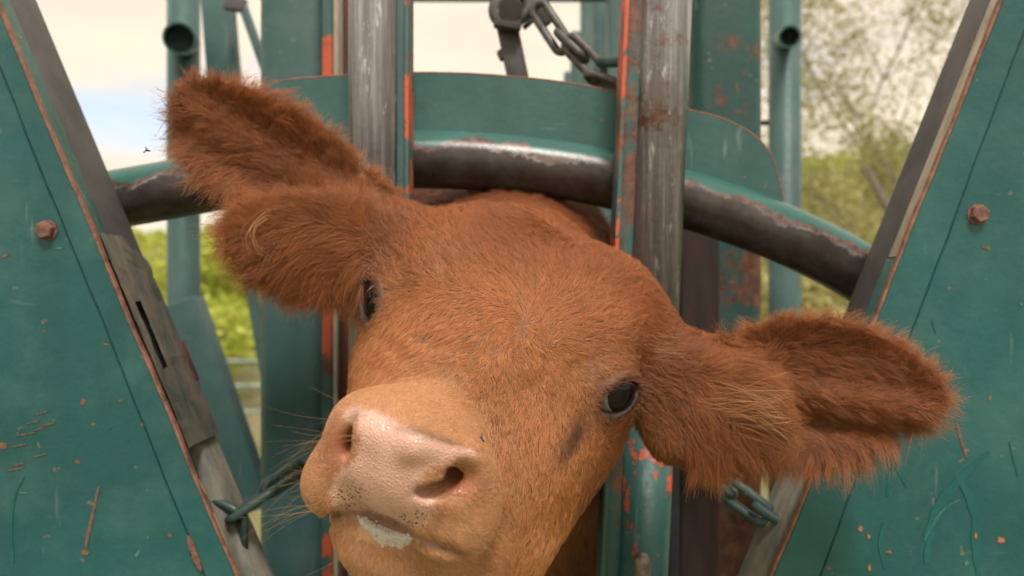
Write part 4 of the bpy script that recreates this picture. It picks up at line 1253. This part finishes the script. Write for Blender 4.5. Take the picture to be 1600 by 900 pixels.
def flow_dir(P, N, ear, hc, whorl, poll):
    """which way the coat lies"""
    v = P - whorl
    d1 = v / np.maximum(np.linalg.norm(v, axis=1), 1e-6)[:, None]
    v2 = P - poll
    l2 = np.linalg.norm(v2, axis=1)
    d2 = v2 / np.maximum(l2, 1e-6)[:, None]
    w2 = np.exp(-(l2 / 0.045) ** 2)[:, None]
    d = d1 * (1 - w2) + d2 * w2
    # the whorl turns on itself and is ragged at its eye
    lw = np.linalg.norm(v, axis=1)
    sw = (1.0 * np.exp(-lw / 0.03) + 2.2 * np.exp(-(lw / 0.028) ** 2) * vec_noise(P, 61, 75))[:, None]
    d = d * np.cos(sw) + np.cross(N, d) * np.sin(sw)
    mz = sstep(0.105, 0.125, hc[:, 1])[:, None]
    vz = P - (H_O + H_f * 0.20 - H_u * 0.005)[None]
    vz = vz / np.maximum(np.linalg.norm(vz, axis=1), 1e-6)[:, None]
    # down the bridge of the nose and back over the cheeks
    fr = sstep(0.0, 0.05, hc[:, 1])[:, None]
    d = d * (1 - 0.6 * fr) + (H_f * 0.8 - H_u * 0.5)[None] * 0.6 * fr
    d = d * (1 - mz) + vz * mz
    ch = (sstep(-0.02, -0.06, hc[:, 2]) * sstep(0.10, 0.05, hc[:, 1]))[:, None]
    d = d * (1 - ch) + (-H_f * 0.3 - H_u * 0.9)[None] * ch
    for i, S in enumerate(EARS):
        m = ear == i
        if not m.any(): continue
        q = P[m] - S.B
        s, w = q @ S.a, q @ S.w
        sd0 = poly_sd(s, w, S.P); e = 0.003
        gs = (poly_sd(s + e, w, S.P) - sd0) / e; gw = (poly_sd(s, w + e, S.P) - sd0) / e
        edge = sstep(-0.035, -0.006, sd0)[:, None]
        out = gs[:, None] * S.a[None] + gw[:, None] * S.w[None]
        along = S.a[None] * (0.8 if i in (0, 2) else 1.0) + S.w[None] * (0.0 if i in (0, 2) else -0.45)
        d[m] = along * (1 - 0.75 * edge) + out * 0.95 * edge
    bk = sstep(0.76, 0.86, P[:, 1])[:, None]
    d = d * (1 - bk) + np.array([[0.0, 0.7, -0.7]]) * bk
    # root of the ears: lie outwards
    d = d - N * (d * N).sum(1)[:, None]
    return d / np.maximum(np.linalg.norm(d, axis=1), 1e-6)[:, None]

def curves_object(name, P, rad0, rad1, tint, mat, parent):
    """P: (n, k, 3) control points of n hairs"""
    n, k, _ = P.shape
    cu = bpy.data.hair_curves.new(name)
    cu.add_curves([k] * n)
    cu.attributes["position"].data.foreach_set("vector", P.astype(np.float32).ravel())
    ra = cu.attributes.get("radius") or cu.attributes.new("radius", 'FLOAT', 'POINT')
    t = np.linspace(0, 1, k)[None, :]
    ra.data.foreach_set("value", (np.asarray(rad0).reshape(-1, 1) * (1 - t) + np.asarray(rad1).reshape(-1, 1) * t + np.zeros((n, k))).astype(np.float32).ravel())
    tc = cu.attributes.new("tint", 'FLOAT_COLOR', 'CURVE')
    tc.data.foreach_set("color", np.concatenate([tint, np.ones((n, 1))], 1).astype(np.float32).ravel())
    cu.materials.append(mat)
    o = bpy.data.objects.new(name, cu)
    COL.objects.link(o)
    o.parent = parent
    o.matrix_parent_inverse = Matrix.Translation(-Vector(parent.location))
    o["kind"] = "stuff"
    return o

def hair_material(name, rough=0.45, trans=0.25):
    m = bpy.data.materials.new(name); m.use_nodes = True
    nt = m.node_tree; nd, lk = nt.nodes, nt.links
    b = nd["Principled BSDF"]
    a = nd.new("ShaderNodeAttribute"); a.attribute_name = "tint"
    lk.new(a.outputs["Color"], b.inputs["Base Color"])
    b.inputs["Roughness"].default_value = rough
    b.inputs["Specular IOR Level"].default_value = 0.5
    tr = nd.new("ShaderNodeBsdfTranslucent"); lk.new(a.outputs["Color"], tr.inputs["Color"])
    mx = nd.new("ShaderNodeMixShader"); mx.inputs[0].default_value = trans
    lk.new(b.outputs[0], mx.inputs[1]); lk.new(tr.outputs[0], mx.inputs[2])
    lk.new(mx.outputs[0], nd["Material Output"].inputs["Surface"])
    return m

def skin_material():
    m = bpy.data.materials.new("calf_skin"); m.use_nodes = True
    nt = m.node_tree; nd, lk = nt.nodes, nt.links
    b = nd["Principled BSDF"]
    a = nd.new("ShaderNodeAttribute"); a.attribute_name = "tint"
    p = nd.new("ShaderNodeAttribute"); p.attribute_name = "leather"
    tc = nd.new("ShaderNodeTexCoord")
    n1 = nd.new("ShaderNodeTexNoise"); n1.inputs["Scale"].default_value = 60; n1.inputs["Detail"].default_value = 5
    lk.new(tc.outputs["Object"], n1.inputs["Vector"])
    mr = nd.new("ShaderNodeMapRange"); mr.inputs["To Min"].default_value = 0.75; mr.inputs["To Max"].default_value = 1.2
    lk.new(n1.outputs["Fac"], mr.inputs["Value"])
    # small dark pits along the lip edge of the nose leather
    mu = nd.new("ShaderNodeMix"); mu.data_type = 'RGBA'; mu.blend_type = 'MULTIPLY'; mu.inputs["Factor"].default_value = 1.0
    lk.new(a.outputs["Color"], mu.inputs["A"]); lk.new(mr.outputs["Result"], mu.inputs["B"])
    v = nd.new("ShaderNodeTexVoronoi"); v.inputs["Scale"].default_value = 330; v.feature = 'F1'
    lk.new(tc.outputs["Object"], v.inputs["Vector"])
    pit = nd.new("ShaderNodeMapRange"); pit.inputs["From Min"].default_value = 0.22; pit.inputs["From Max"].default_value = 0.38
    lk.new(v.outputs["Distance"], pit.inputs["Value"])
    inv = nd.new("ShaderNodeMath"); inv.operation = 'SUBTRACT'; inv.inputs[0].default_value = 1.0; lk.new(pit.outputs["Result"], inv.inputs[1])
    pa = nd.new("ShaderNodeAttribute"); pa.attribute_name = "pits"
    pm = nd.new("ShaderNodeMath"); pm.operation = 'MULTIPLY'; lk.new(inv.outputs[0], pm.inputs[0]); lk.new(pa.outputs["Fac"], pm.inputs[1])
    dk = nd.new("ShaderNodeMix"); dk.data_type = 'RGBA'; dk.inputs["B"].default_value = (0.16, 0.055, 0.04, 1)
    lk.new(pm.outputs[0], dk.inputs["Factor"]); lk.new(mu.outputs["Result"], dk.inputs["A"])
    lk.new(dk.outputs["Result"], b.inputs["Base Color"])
    ro = nd.new("ShaderNodeMapRange"); ro.inputs["To Min"].default_value = 0.62; ro.inputs["To Max"].default_value = 0.24
    lk.new(p.outputs["Fac"], ro.inputs["Value"]); lk.new(ro.outputs["Result"], b.inputs["Roughness"])
    b.inputs["Subsurface Weight"].default_value = 0.0
    b.inputs["Subsurface Radius"].default_value = (0.006, 0.002, 0.001)
    b.inputs["Subsurface Scale"].default_value = 1.0
    # pebbled relief of the leather
    v2 = nd.new("ShaderNodeTexVoronoi"); v2.inputs["Scale"].default_value = 420; v2.feature = 'DISTANCE_TO_EDGE'
    nz = nd.new("ShaderNodeTexNoise"); nz.inputs["Scale"].default_value = 130; nz.inputs["Detail"].default_value = 3
    lk.new(tc.outputs["Object"], nz.inputs["Vector"])
    vm = nd.new("ShaderNodeVectorMath"); vm.operation = 'MULTIPLY_ADD'; vm.inputs[1].default_value = (0.004, 0.004, 0.004)
    lk.new(nz.outputs["Color"], vm.inputs[0]); lk.new(tc.outputs["Object"], vm.inputs[2]); lk.new(vm.outputs[0], v2.inputs["Vector"])
    sm = nd.new("ShaderNodeMapRange"); sm.inputs["From Max"].default_value = 0.35
    lk.new(v2.outputs["Distance"], sm.inputs["Value"])
    ad = nd.new("ShaderNodeMath"); ad.operation = 'MULTIPLY_ADD'; ad.inputs[1].default_value = 1.2
    lk.new(nz.outputs["Fac"], ad.inputs[0]); lk.new(sm.outputs["Result"], ad.inputs[2])
    sp = nd.new("ShaderNodeMath"); sp.operation = 'SUBTRACT'; lk.new(ad.outputs[0], sp.inputs[0]); lk.new(pm.outputs[0], sp.inputs[1])
    bs = nd.new("ShaderNodeMath"); bs.operation = 'MULTIPLY'; bs.inputs[1].default_value = 0.48; lk.new(p.outputs["Fac"], bs.inputs[0])
    bu = nd.new("ShaderNodeBump"); bu.inputs["Distance"].default_value = 0.0007
    lk.new(bs.outputs[0], bu.inputs["Strength"]); lk.new(sp.outputs[0], bu.inputs["Height"]); lk.new(bu.outputs[0], b.inputs["Normal"])
    return m

def rand_tangent(n):
    v = RNG.normal(size=(n, 3)); return v / np.linalg.norm(v, axis=1)[:, None]

def build_calf(n_hair=420000, vox=0.0026, fur=True):
    F = build_calf_field(vox)
    V, Q = F.mesh()
    N, fn = vertex_normals(V, Q)
    col, L, dens, lift, ear, pad, hc = calf_zones(V)
    px, py = project(V)
    # fine relief: creases round the eyes, wrinkles on brow and ear root, uneven flesh
    disp = 0.0006 * vec_noise(V, 3, 40) + 0.0002 * vec_noise(V, 4, 110)
    for C, E in ((EYE_R, EF_R), (EYE_L, EF_L)):
        q = (V - C) @ E.T
        rr = np.sqrt((q[:, 0] / 0.0175) ** 2 + (q[:, 1] / 0.0135) ** 2)
        fac = (q[:, 2] > 0.0) * (np.linalg.norm(q, axis=1) < 0.06)
        upl = sstep(-0.004, 0.004, q[:, 1])
        disp += fac * (-0.0020 * upl - 0.0004 * (1 - upl)) * np.exp(-((rr - 1.55) / 0.10) ** 2)
        lidm = np.exp(-((rr - 1.05) / 0.26) ** 2) * fac
        col = col * (1 - 0.9 * lidm[:, None]) + np.array([[0.075, 0.030, 0.019]]) * 0.9 * lidm[:, None]
        inner = sstep(1.12, 0.98, rr) * fac
        col = col * (1 - 0.9 * inner[:, None]) + np.array([[0.022, 0.012, 0.010]]) * 0.9 * inner[:, None]
        dens = dens * np.where(fac > 0, sstep(1.02, 1.15, rr), 1)
    wr = np.sin((px * 0.75 + py * 0.66) * 0.16) * np.exp(-(((px - 845) / 60) ** 2 + ((py - 545) / 45) ** 2)) * (hc[:, 1] < 0.06)
    wr2 = np.sin((px * 0.95 - py * 0.25) * 0.20) * np.exp(-(((px - 690) / 45) ** 2 + ((py - 420) / 50) ** 2)) * (hc[:, 1] < 0.03)
    wr3 = np.sin((px * 0.9 + py * 0.1) * 0.25) * np.exp(-(((px - 1045) / 22) ** 2 + ((py - 560) / 60) ** 2))
    for path, dep, wd in (([(792, 572), (835, 552), (880, 556), (915, 580)], 0.0007, 9.0), ([(640, 505), (690, 535), (745, 545), (790, 542)], 0.0006, 10.0), ([(820, 600), (865, 575), (905, 596)], 0.0005, 8.0),
                          ([(606, 520), (640, 560), (655, 590)], 0.0005, 10.0), ([(672, 345), (700, 400), (690, 450)], 0.0004, 8.0)):
        g = np.full(len(V), 1e3)
        sp_ = spline(path, 4)
        for (x0, y0), (x1, y1) in zip(sp_[:-1], sp_[1:]):
            ex, ey = x1 - x0, y1 - y0
            tt = np.clip(((px - x0) * ex + (py - y0) * ey) / (ex * ex + ey * ey), 0, 1)
            g = np.minimum(g, np.hypot(px - x0 - tt * ex, py - y0 - tt * ey))
        disp += (-dep * np.exp(-(g / wd) ** 2) + 0.45 * dep * np.exp(-((g - 2.4 * wd) / (1.4 * wd)) ** 2)) * (hc[:, 1] < 0.09) * (V[:, 1] < 0.78)
    disp += 0.0005 * wr + 0.0005 * wr2 + 0.0008 * wr3
    V = V + N * disp[:, None]
    me = mesh_np("calf_body", V, Q)
    def att(name, arr, typ='FLOAT'):
        a = me.attributes.new(name, typ, 'POINT')
        if typ == 'FLOAT': a.data.foreach_set("value", arr.astype(np.float32))
        else: a.data.foreach_set("color", np.concatenate([arr, np.ones((len(arr), 1))], 1).astype(np.float32).ravel())
    skin = skin_material()
    att("tint", col * np.where(dens > 0.5, 0.34 + 0.50 * sstep(0.095, 0.135, hc[:, 1]), 1.0)[:, None], 'FLOAT_COLOR')  # skin under the coat darkened to carry the shade between hairs
    att("leather", np.clip(pad + 0.18 * sstep(0.10, 0.13, hc[:, 1]) + 0.5 * spot(np.stack([px, py], 1), (722, 765), (28, 20)), 0, 1))
    pits = np.maximum(spot(np.stack([px, py], 1), (545, 775), (24, 20)), spot(np.stack([px, py], 1), (648, 812), (34, 14))) * (hc[:, 1] > 0.13)
    att("pits", np.clip(1.6 * pits, 0, 1))
    base = Vector((0.0, 1.6, 0.0))
    calf = bpy.data.objects.new("calf", me); me.materials.append(skin)
    me.polygons.foreach_set("use_smooth", np.ones(len(me.polygons), dtype=bool))
    COL.objects.link(calf)
    tag(calf, "red brown calf with head tilted through the head gate, pink nose towards the viewer", "calf")

    # ---------------- eyes
    em = eye_material()
    for C, E, g in ((EYE_R, EF_R, (0.72, -0.67, -0.16)), (EYE_L, EF_L, (-0.45, -0.86, -0.24))):
        z = norm(g); x = norm(E[0] - z * (E[0] @ z)); y = np.cross(z, x)
        nu, nv = 48, 32
        th = np.linspace(0, math.pi, nv + 1); ph = np.arange(nu) / nu * 2 * math.pi
        vs_ = [np.array([0, 0, 1.0])]
        for t in th[1:-1]:
            rad = R_EYE * (1 + 0.05 * math.exp(-(t / 0.5) ** 4))
            for p_ in ph: vs_.append(np.array([math.sin(t) * math.cos(p_), math.sin(t) * math.sin(p_), math.cos(t)]) * rad)
        vs_[0] = np.array([0, 0, R_EYE * 1.05]); vs_.append(np.array([0, 0, -R_EYE]))
        fs = []
        for j in range(nu): fs.append((0, 1 + j, 1 + (j + 1) % nu))
        for i in range(nv - 2):
            for j in range(nu):
                a_ = 1 + i * nu + j; b_ = 1 + i * nu + (j + 1) % nu
                fs.append((a_, a_ + nu, b_ + nu, b_))
        last = len(vs_) - 1
        for j in range(nu): fs.append((last, last - nu + (j + 1) % nu, last - nu + j))
        mm = bpy.data.meshes.new("eye"); mm.from_pydata([tuple(v_) for v_ in vs_], [], fs)
        mm.materials.append(em)
        mm.polygons.foreach_set("use_smooth", np.ones(len(mm.polygons), dtype=bool))
        o = bpy.data.objects.new("eye", mm); COL.objects.link(o); o.parent = calf
        M = Matrix(((x[0], y[0], z[0], C[0]), (x[1], y[1], z[1], C[1]), (x[2], y[2], z[2], C[2]), (0, 0, 0, 1)))
        o.matrix_local = M
    if not fur: return calf, F

    # ---------------- coat
    area = 0.5 * np.linalg.norm(fn, axis=1)
    fd = dens[Q].mean(1)
    cen = V[Q].mean(1)
    fN = fn / np.maximum(np.linalg.norm(fn, axis=1), 1e-12)[:, None]
    vd = CAMP - cen; vd /= np.linalg.norm(vd, axis=1)[:, None]
    facing = (fN * vd).sum(1)
    wgt = area * fd * np.where(facing > -0.3, 1.0, 0.12)
    wgt *= np.where(ear[Q].max(1) >= 0, 1.15, 1.0) * np.where(hc[Q[:, 0], 1] > 0.115, 3.2, 1.0) * np.where(cen[:, 1] > 0.80, 0.5, 1.0)
    fi = RNG.choice(len(Q), size=n_hair, p=wgt / wgt.sum())
    uv = RNG.random((n_hair, 2))
    w4 = np.stack([(1 - uv[:, 0]) * (1 - uv[:, 1]), uv[:, 0] * (1 - uv[:, 1]), uv[:, 0] * uv[:, 1], (1 - uv[:, 0]) * uv[:, 1]], 1)
    qi = Q[fi]
    P = (V[qi] * w4[:, :, None]).sum(1)
    Nn = (N[qi] * w4[:, :, None]).sum(1); Nn /= np.linalg.norm(Nn, axis=1)[:, None]
    hl = (L[qi] * w4).sum(1); lf = (lift[qi] * w4).sum(1); cc = (col[qi] * w4[:, :, None]).sum(1)
    he = ear[qi].max(1); hh = (P - H_O) @ HR.T
    whorl = F.hit(800, 548); poll = F.hit(862, 352)
    d = flow_dir(P, Nn, he, hh, whorl, poll)
    # tufts: neighbours share a bend and lean together
    cs = np.where(hl > 0.015, 0.0055, 0.0026)
    key = np.floor(P / cs[:, None] + 0.6 * np.stack([vec_noise(P, 21, 120), vec_noise(P, 22, 120), vec_noise(P, 23, 120)], 1)).astype(np.int64)
    hsh = (key[:, 0] * 73856093) ^ (key[:, 1] * 19349663) ^ (key[:, 2] * 83492791)
    uq, ix = np.unique(hsh, return_inverse=True)
    cent = np.zeros((len(uq), 3)); np.add.at(cent, ix, P); cnt = np.bincount(ix)[:, None]; cent /= cnt
    crand = RNG.normal(size=(len(uq), 3)); ctone = RNG.normal(size=len(uq)); clen = RNG.uniform(0.75, 1.2, len(uq))
    sidev = np.cross(Nn, d)
    wav = vec_noise(P, 31, 28) * 0.55 + crand[ix, 0] * 0.16 + RNG.normal(size=n_hair) * 0.10
    muzzle = hh[:, 1] > 0.115
    wav = np.where(muzzle, RNG.normal(size=n_hair) * 0.22, wav)
    dd = d + sidev * wav[:, None]
    lf = np.clip(lf * (1 + np.where(muzzle, 0.0, 0.22) * crand[ix, 1] + 0.2 * RNG.normal(size=n_hair)), 0.20, 1.0)
    hl = hl * np.where(muzzle, 1.0, clen[ix]) * RNG.uniform(0.65, 1.2, n_hair)
    k = 5
    t = np.linspace(0, 1, k)
    bend = (crand[ix, 2] * 0.12 + RNG.normal(size=n_hair) * 0.06)
    pts = np.zeros((n_hair, k, 3))
    pull = (cent[ix] - P); pull -= Nn * (pull * Nn).sum(1)[:, None]
    cl = np.where(muzzle, 0.0, np.where(hl > 0.015, 0.5, 0.6))
    for j, tj in enumerate(t):
        up = lf * (tj - 0.45 * tj * tj)
        pts[:, j] = P - Nn * 0.0002 + hl[:, None] * (dd * (tj * (1 - 0.15 * lf))[:, None] + Nn * up[:, None] + sidev * (bend * np.sin(tj * 4.0))[:, None]) + pull * (cl * tj * tj)[:, None]
    droop = np.where(he >= 0, 0.20, 0.05) * hl
    pts[:, :, 2] -= droop[:, None] * (t ** 2)[None]
    tone = np.clip(1 + np.where(hl > 0.014, 0.13, np.where(hh[:, 1] > 0.0, 0.08, 0.13)) * ctone[ix] + 0.10 * RNG.normal(size=n_hair) + 0.12 * vec_noise(P, 41, 22), 0.45, 1.7)
    tone = np.where(muzzle, np.clip(1 + 0.20 * RNG.normal(size=n_hair), 0.7, 1.3), tone)
    tint = cc * (tone * np.where(muzzle, 1.25, 1.15))[:, None]
    pale = (RNG.random(n_hair) < 0.05) & ~muzzle
    tint[pale] = tint[pale] * 0.7 + np.array([0.55, 0.28, 0.11]) * 0.3
    fm = hair_material("coat_hair")
    rad = np.where(muzzle, 0.000105, 0.00017) * RNG.uniform(0.8, 1.25, n_hair)
    curves_object("fur", pts, rad, rad * 0.25, tint, fm, calf)

    # ---------------- whiskers, lashes and the long pale wisps of the ears
    wl_ = []; wt = []; wr_ = []
    def strand(p, d0, length, droop_, sidew, tone_, r_):
        d0 = norm(d0); s_ = norm(np.cross(d0, (0, 1, 0.2)))
        q = []
        for j in range(6):
            tj = j / 5
            q.append(p + d0 * length * tj + s_ * sidew * tj * tj * length + np.array([0, 0, -droop_ * length * tj * tj]))
        wl_.append(q); wt.append(tone_); wr_.append(r_)
    rnd = random.Random(11)
    for i in range(52):       # left side of the muzzle
        a = rnd.random()
        x, y = 556 + (478 - 556) * a + rnd.uniform(4, 26), 634 + (800 - 634) * a + rnd.uniform(-4, 14)
        p = F.hit(x, y)
        strand(p, (-1 - rnd.random() * 0.4, -0.25 + rnd.uniform(-.5, .5), rnd.uniform(-0.5, 0.55)), rnd.uniform(0.012, 0.055), rnd.uniform(-0.1, 0.3), rnd.uniform(-.3, .3), np.array([0.50, 0.30, 0.15]) * rnd.uniform(0.5, 1.1), 0.00009)
    for i in range(34):       # chin and lower lip
        x, y = rnd.uniform(512, 720), rnd.uniform(830, 900)
        if x > 560 and y < 855: continue
        p = F.hit(x, y)
        strand(p, ((x - 620) / 110 + rnd.uniform(-.3, .3), -0.5, rnd.uniform(-1.0, -0.1)), rnd.uniform(0.010, 0.045), 0.1, rnd.uniform(-.3, .3), np.array([0.48, 0.27, 0.12]) * rnd.uniform(0.5, 1.1), 0.00009)
    for i in range(9):       # right side of the muzzle
        a = rnd.random()
        x, y = 762 + rnd.uniform(-40, 0), 690 + 180 * a
        p = F.hit(x, y)
        strand(p, (1 + rnd.random() * 0.4, -0.7, rnd.uniform(-0.9, 0.3)), rnd.uniform(0.012, 0.050), rnd.uniform(0, 0.3), rnd.uniform(-.3, .3), np.array([0.55, 0.33, 0.16]) * rnd.uniform(0.5, 1.1), 0.00009)
    for C, E in ((EYE_R, EF_R), (EYE_L, EF_L)):
        sg = -1 if C is EYE_L else 1
        for i in range(26):   # lashes of the upper lid, outer half
            a = rnd.uniform(0.0, math.pi * 0.62)
            p = C - E[0] * math.cos(a) * 0.0175 + E[1] * (math.sin(a) * 0.0125 + 0.001) + E[2] * 0.0185
            strand(p, E[2] * 0.75 + E[1] * (0.15 + 0.5 * math.sin(a)) - E[0] * 0.7, rnd.uniform(0.006, 0.018), 0.45, rnd.uniform(-.2, .2), np.array([0.22, 0.10, 0.055]) * rnd.uniform(0.5, 2.2), 0.00011)
    for i in range(9):        # stray feelers over the near eye and ear root
        p = F.hit(rnd.uniform(1005, 1020), rnd.uniform(520, 560))
        strand(p, (1, -0.6, rnd.uniform(-0.6, 0.0)), rnd.uniform(0.02, 0.035), 0.1, 0.2, np.array([0.6, 0.35, 0.2]), 0.00012)
    for i in range(12):
        p = F.hit(rnd.uniform(575, 600), rnd.uniform(370, 410))
        strand(p, (rnd.uniform(-0.5, 0.6), -0.7, rnd.uniform(-0.2, -1.0)), rnd.uniform(0.02, 0.04), 0.1, 0.2, np.array([0.5, 0.3, 0.17]), 0.00012)
    # wisps: near ear sweeps down to the right and hooks back, far ear hangs in a loop
    for i in range(110):
        x0, y0 = rnd.uniform(1075, 1165), rnd.uniform(590, 680)
        p = F.hit(x0, y0)
        xe, ye = 1236 + rnd.gauss(0, 9), 655 + rnd.gauss(0, 26)
        e1 = at(xe, ye, p[1] - 0.022 + rnd.uniform(-.006, .006)); e2 = at(xe - rnd.uniform(4, 30), ye + rnd.uniform(12, 40), p[1] - 0.018)
        q = [p, p * 0.66 + e1 * 0.34 + np.array([0, -0.010, 0.004]), p * 0.33 + e1 * 0.67 + np.array([0, -0.012, 0.003]), p * 0.08 + e1 * 0.92 + np.array([0, -0.005, 0]), e1 * 0.7 + e2 * 0.3 + np.array([0.002, 0, 0]), e2]
        wl_.append(q); wt.append(np.array([0.48, 0.24, 0.11]) * rnd.uniform(0.6, 1.4)); wr_.append(0.00016)
    for i in range(12):
        x0, y0 = rnd.gauss(440, 12), rnd.gauss(333, 9)
        p = F.hit(x0, y0)
        dd_ = p[1] - 0.008
        jx, jy = rnd.gauss(0, 7), rnd.gauss(0, 6)
        if i % 3 == 0: path = [(418, 338), (396, 352), (384, 372), (386, 392), (404, 402)]
        elif i % 3 == 1: path = [(420, 340), (404, 352), (402, 376), (418, 396), (438, 408)]
        else: path = [(425, 330), (405, 345), (392, 365), (398, 385), (414, 398)]
        q = [p] + [at(x + jx * (0.6 + 0.2 * j), y + jy * (0.6 + 0.2 * j), dd_ - 0.012 * math.sin(j * 0.7)) for j, (x, y) in enumerate(path)]
        wl_.append(q); wt.append(np.array([0.62, 0.36, 0.17]) * rnd.uniform(0.7, 1.3)); wr_.append(0.00012)
    wl_ = np.array(wl_); wr_ = np.array(wr_)
    curves_object("whisker", wl_, wr_, wr_ * 0.35, np.array(wt), fm, calf)
    build_froth(F, calf)
    return calf, F

def eye_material():
    m = bpy.data.materials.new("eyeball"); m.use_nodes = True
    nt = m.node_tree; nd, lk = nt.nodes, nt.links
    b = nd["Principled BSDF"]
    tc = nd.new("ShaderNodeTexCoord"); sx = nd.new("ShaderNodeSeparateXYZ"); lk.new(tc.outputs["Object"], sx.inputs[0])
    cr = nd.new("ShaderNodeValToRGB"); e = cr.color_ramp.elements
    mr = nd.new("ShaderNodeMapRange"); mr.inputs["From Min"].default_value = 0.0; mr.inputs["From Max"].default_value = R_EYE * 1.05
    lk.new(sx.outputs["Z"], mr.inputs["Value"]); lk.new(mr.outputs["Result"], cr.inputs["Fac"])
    e[0].position = 0.0; e[0].color = (0.34, 0.29, 0.27, 1)
    e[1].position = 1.0; e[1].color = (0.004, 0.004, 0.005, 1)
    for pos, c in ((0.49, (0.40, 0.37, 0.37, 1)), (0.54, (0.02, 0.014, 0.012, 1)), (0.80, (0.022, 0.014, 0.010, 1)), (0.90, (0.008, 0.007, 0.008, 1))):
        n = e.new(pos); n.color = c
    no = nd.new("ShaderNodeTexNoise"); no.inputs["Scale"].default_value = 160; lk.new(tc.outputs["Object"], no.inputs["Vector"])
    mx = nd.new("ShaderNodeMix"); mx.data_type = 'RGBA'; mx.blend_type = 'MULTIPLY'; mx.inputs["Factor"].default_value = 0.5
    lk.new(cr.outputs["Color"], mx.inputs["A"]); lk.new(no.outputs["Color"], mx.inputs["B"])
    lk.new(mx.outputs["Result"], b.inputs["Base Color"])
    b.inputs["Roughness"].default_value = 0.05; b.inputs["IOR"].default_value = 1.36; b.inputs["Specular IOR Level"].default_value = 0.4
    return m

def build_froth(F, calf):
    """a film of saliva bubbles lying along the lower lip"""
    m, nd, lk, b = nodes_of("milk_froth")
    tc = nd.new("ShaderNodeTexCoord")
    v = nd.new("ShaderNodeTexVoronoi"); v.inputs["Scale"].default_value = 850; v.feature = 'DISTANCE_TO_EDGE'; lk.new(tc.outputs["Object"], v.inputs["Vector"])
    r = nd.new("ShaderNodeMapRange"); r.inputs["From Max"].default_value = 0.25; lk.new(v.outputs["Distance"], r.inputs["Value"])
    lk.new(mixc(nd, lk, r.outputs["Result"], (0.46, 0.39, 0.34), (0.70, 0.65, 0.60)), b.inputs["Base Color"])
    b.inputs["Roughness"].default_value = 0.12
    b.inputs["Subsurface Weight"].default_value = 0.2; b.inputs["Subsurface Radius"].default_value = (0.003, 0.002, 0.002)
    bu = nd.new("ShaderNodeBump"); bu.inputs["Strength"].default_value = 0.18; bu.inputs["Distance"].default_value = 0.0008
    lk.new(r.outputs["Result"], bu.inputs["Height"]); lk.new(bu.outputs[0], b.inputs["Normal"])
    top = spline([(557, 803), (580, 806), (606, 814), (630, 828), (645, 838)], 8); bot = spline([(562, 816), (577, 834), (598, 849), (622, 854), (644, 848)], 8)
    n = min(len(top), len(bot)); top = top[:n]; bot = bot[:n]
    k = 9; V = []; rnd = random.Random(5)
    for i in range(n):
        for j in range(k):
            t = j / (k - 1); x, y = top[i] * (1 - t) + (bot[i] + np.array([0, 2.0 * math.sin(i * 0.55) + 1.2 * math.sin(i * 1.3)])) * t
            e = max(0.0, math.sin(math.pi * (0.04 + 0.92 * t))) * max(0.0, math.sin(math.pi * (i + 0.3) / (n - 0.4))) ** 0.6
            y2 = max(y, 806 + (x - 575) * 0.42 + 2) if t < 0.4 else y
            p = F.hit(x, y2 + 2, d1=0.58, sink=-0.0030 * e - 0.0004)
            V.append(p)
    V = np.array(V)
    # keep it from dropping into the slit of the mouth
    yy = V[:, 1].reshape(n, k); med = np.minimum(yy, np.median(yy, 1)[:, None] + 0.002); V[:, 1] = med.ravel()
    a = (np.arange(n - 1)[:, None] * k + np.arange(k - 1)[None]).ravel()
    me = mesh_np("froth", V, np.stack([a, a + k, a + k + 1, a + 1], 1))
    o = link("froth", me, m, calf, True); o["kind"] = "stuff"; o["label"] = "white milky froth on the lower lip"
    bm = bmesh.new()
    for i in range(22):
        q = V[rnd.randrange(k, len(V) - k)]
        rr = rnd.choice([0.0007, 0.0009, 0.0012, 0.0018]) * rnd.uniform(0.8, 1.2)
        bmesh.ops.create_icosphere(bm, subdivisions=2, radius=rr, matrix=Matrix.Translation(Vector(q) + Vector((rnd.gauss(0, .0008), rr * 0.3, rnd.gauss(0, .0008)))))
    me = bpy.data.meshes.new("bubbles"); bm.to_mesh(me); bm.free()
    o = link("bubble", me, m, calf, True); o["kind"] = "stuff"
# ================================================================== the calf and small things
calf, FIELD = build_calf()

def fly(px, py, pt, s, label, rot):
    t = empty("fly", pt, label, "fly")
    m = M["black"]
    bm = bmesh.new()
    bmesh.ops.create_icosphere(bm, subdivisions=2, radius=1.0)
    for v in bm.verts: v.co = Vector((v.co.x * 1.7, v.co.y * 0.8, v.co.z * 0.75))
    bmesh.ops.create_icosphere(bm, subdivisions=2, radius=0.62, matrix=Matrix.Translation((1.9, 0, 0.05)))
    R = Matrix.Rotation(rot, 4, 'Y')
    for v in bm.verts: v.co = (R @ v.co) * s + Vector(pt)
    me = bpy.data.meshes.new("fly_body"); bm.to_mesh(me); bm.free()
    link("body", me, m, t, True)
    for sg in (-1, 1):
        pts = [Vector((0.4, 0.1 * sg, 0.5)), Vector((-1.0, 0.4 * sg, 1.9 * sg)), Vector((-2.2, 0.5 * sg, 2.4 * sg)), Vector((-2.3, 0.3 * sg, 1.4 * sg))]
        me = bpy.data.meshes.new("fly_wing"); me.from_pydata([tuple((R @ p) * s + Vector(pt)) for p in pts], [], [(0, 1, 2, 3)])
        link("wing", me, M["wing"], t)
    return t
M["wing"] = plain("fly_wing", (0.10, 0.09, 0.09), (0.16, 0.15, 0.14), 400, 0.3)
fly(230, 235, at(230, 235, 0.62), 0.0011, "tiny fly in the air against the sky left of the ear", 0.2)
fly(752, 685, FIELD.hit(752, 685, sink=-0.001), 0.0011, "small dark fly sitting on the calf's muzzle rim", 0.9)
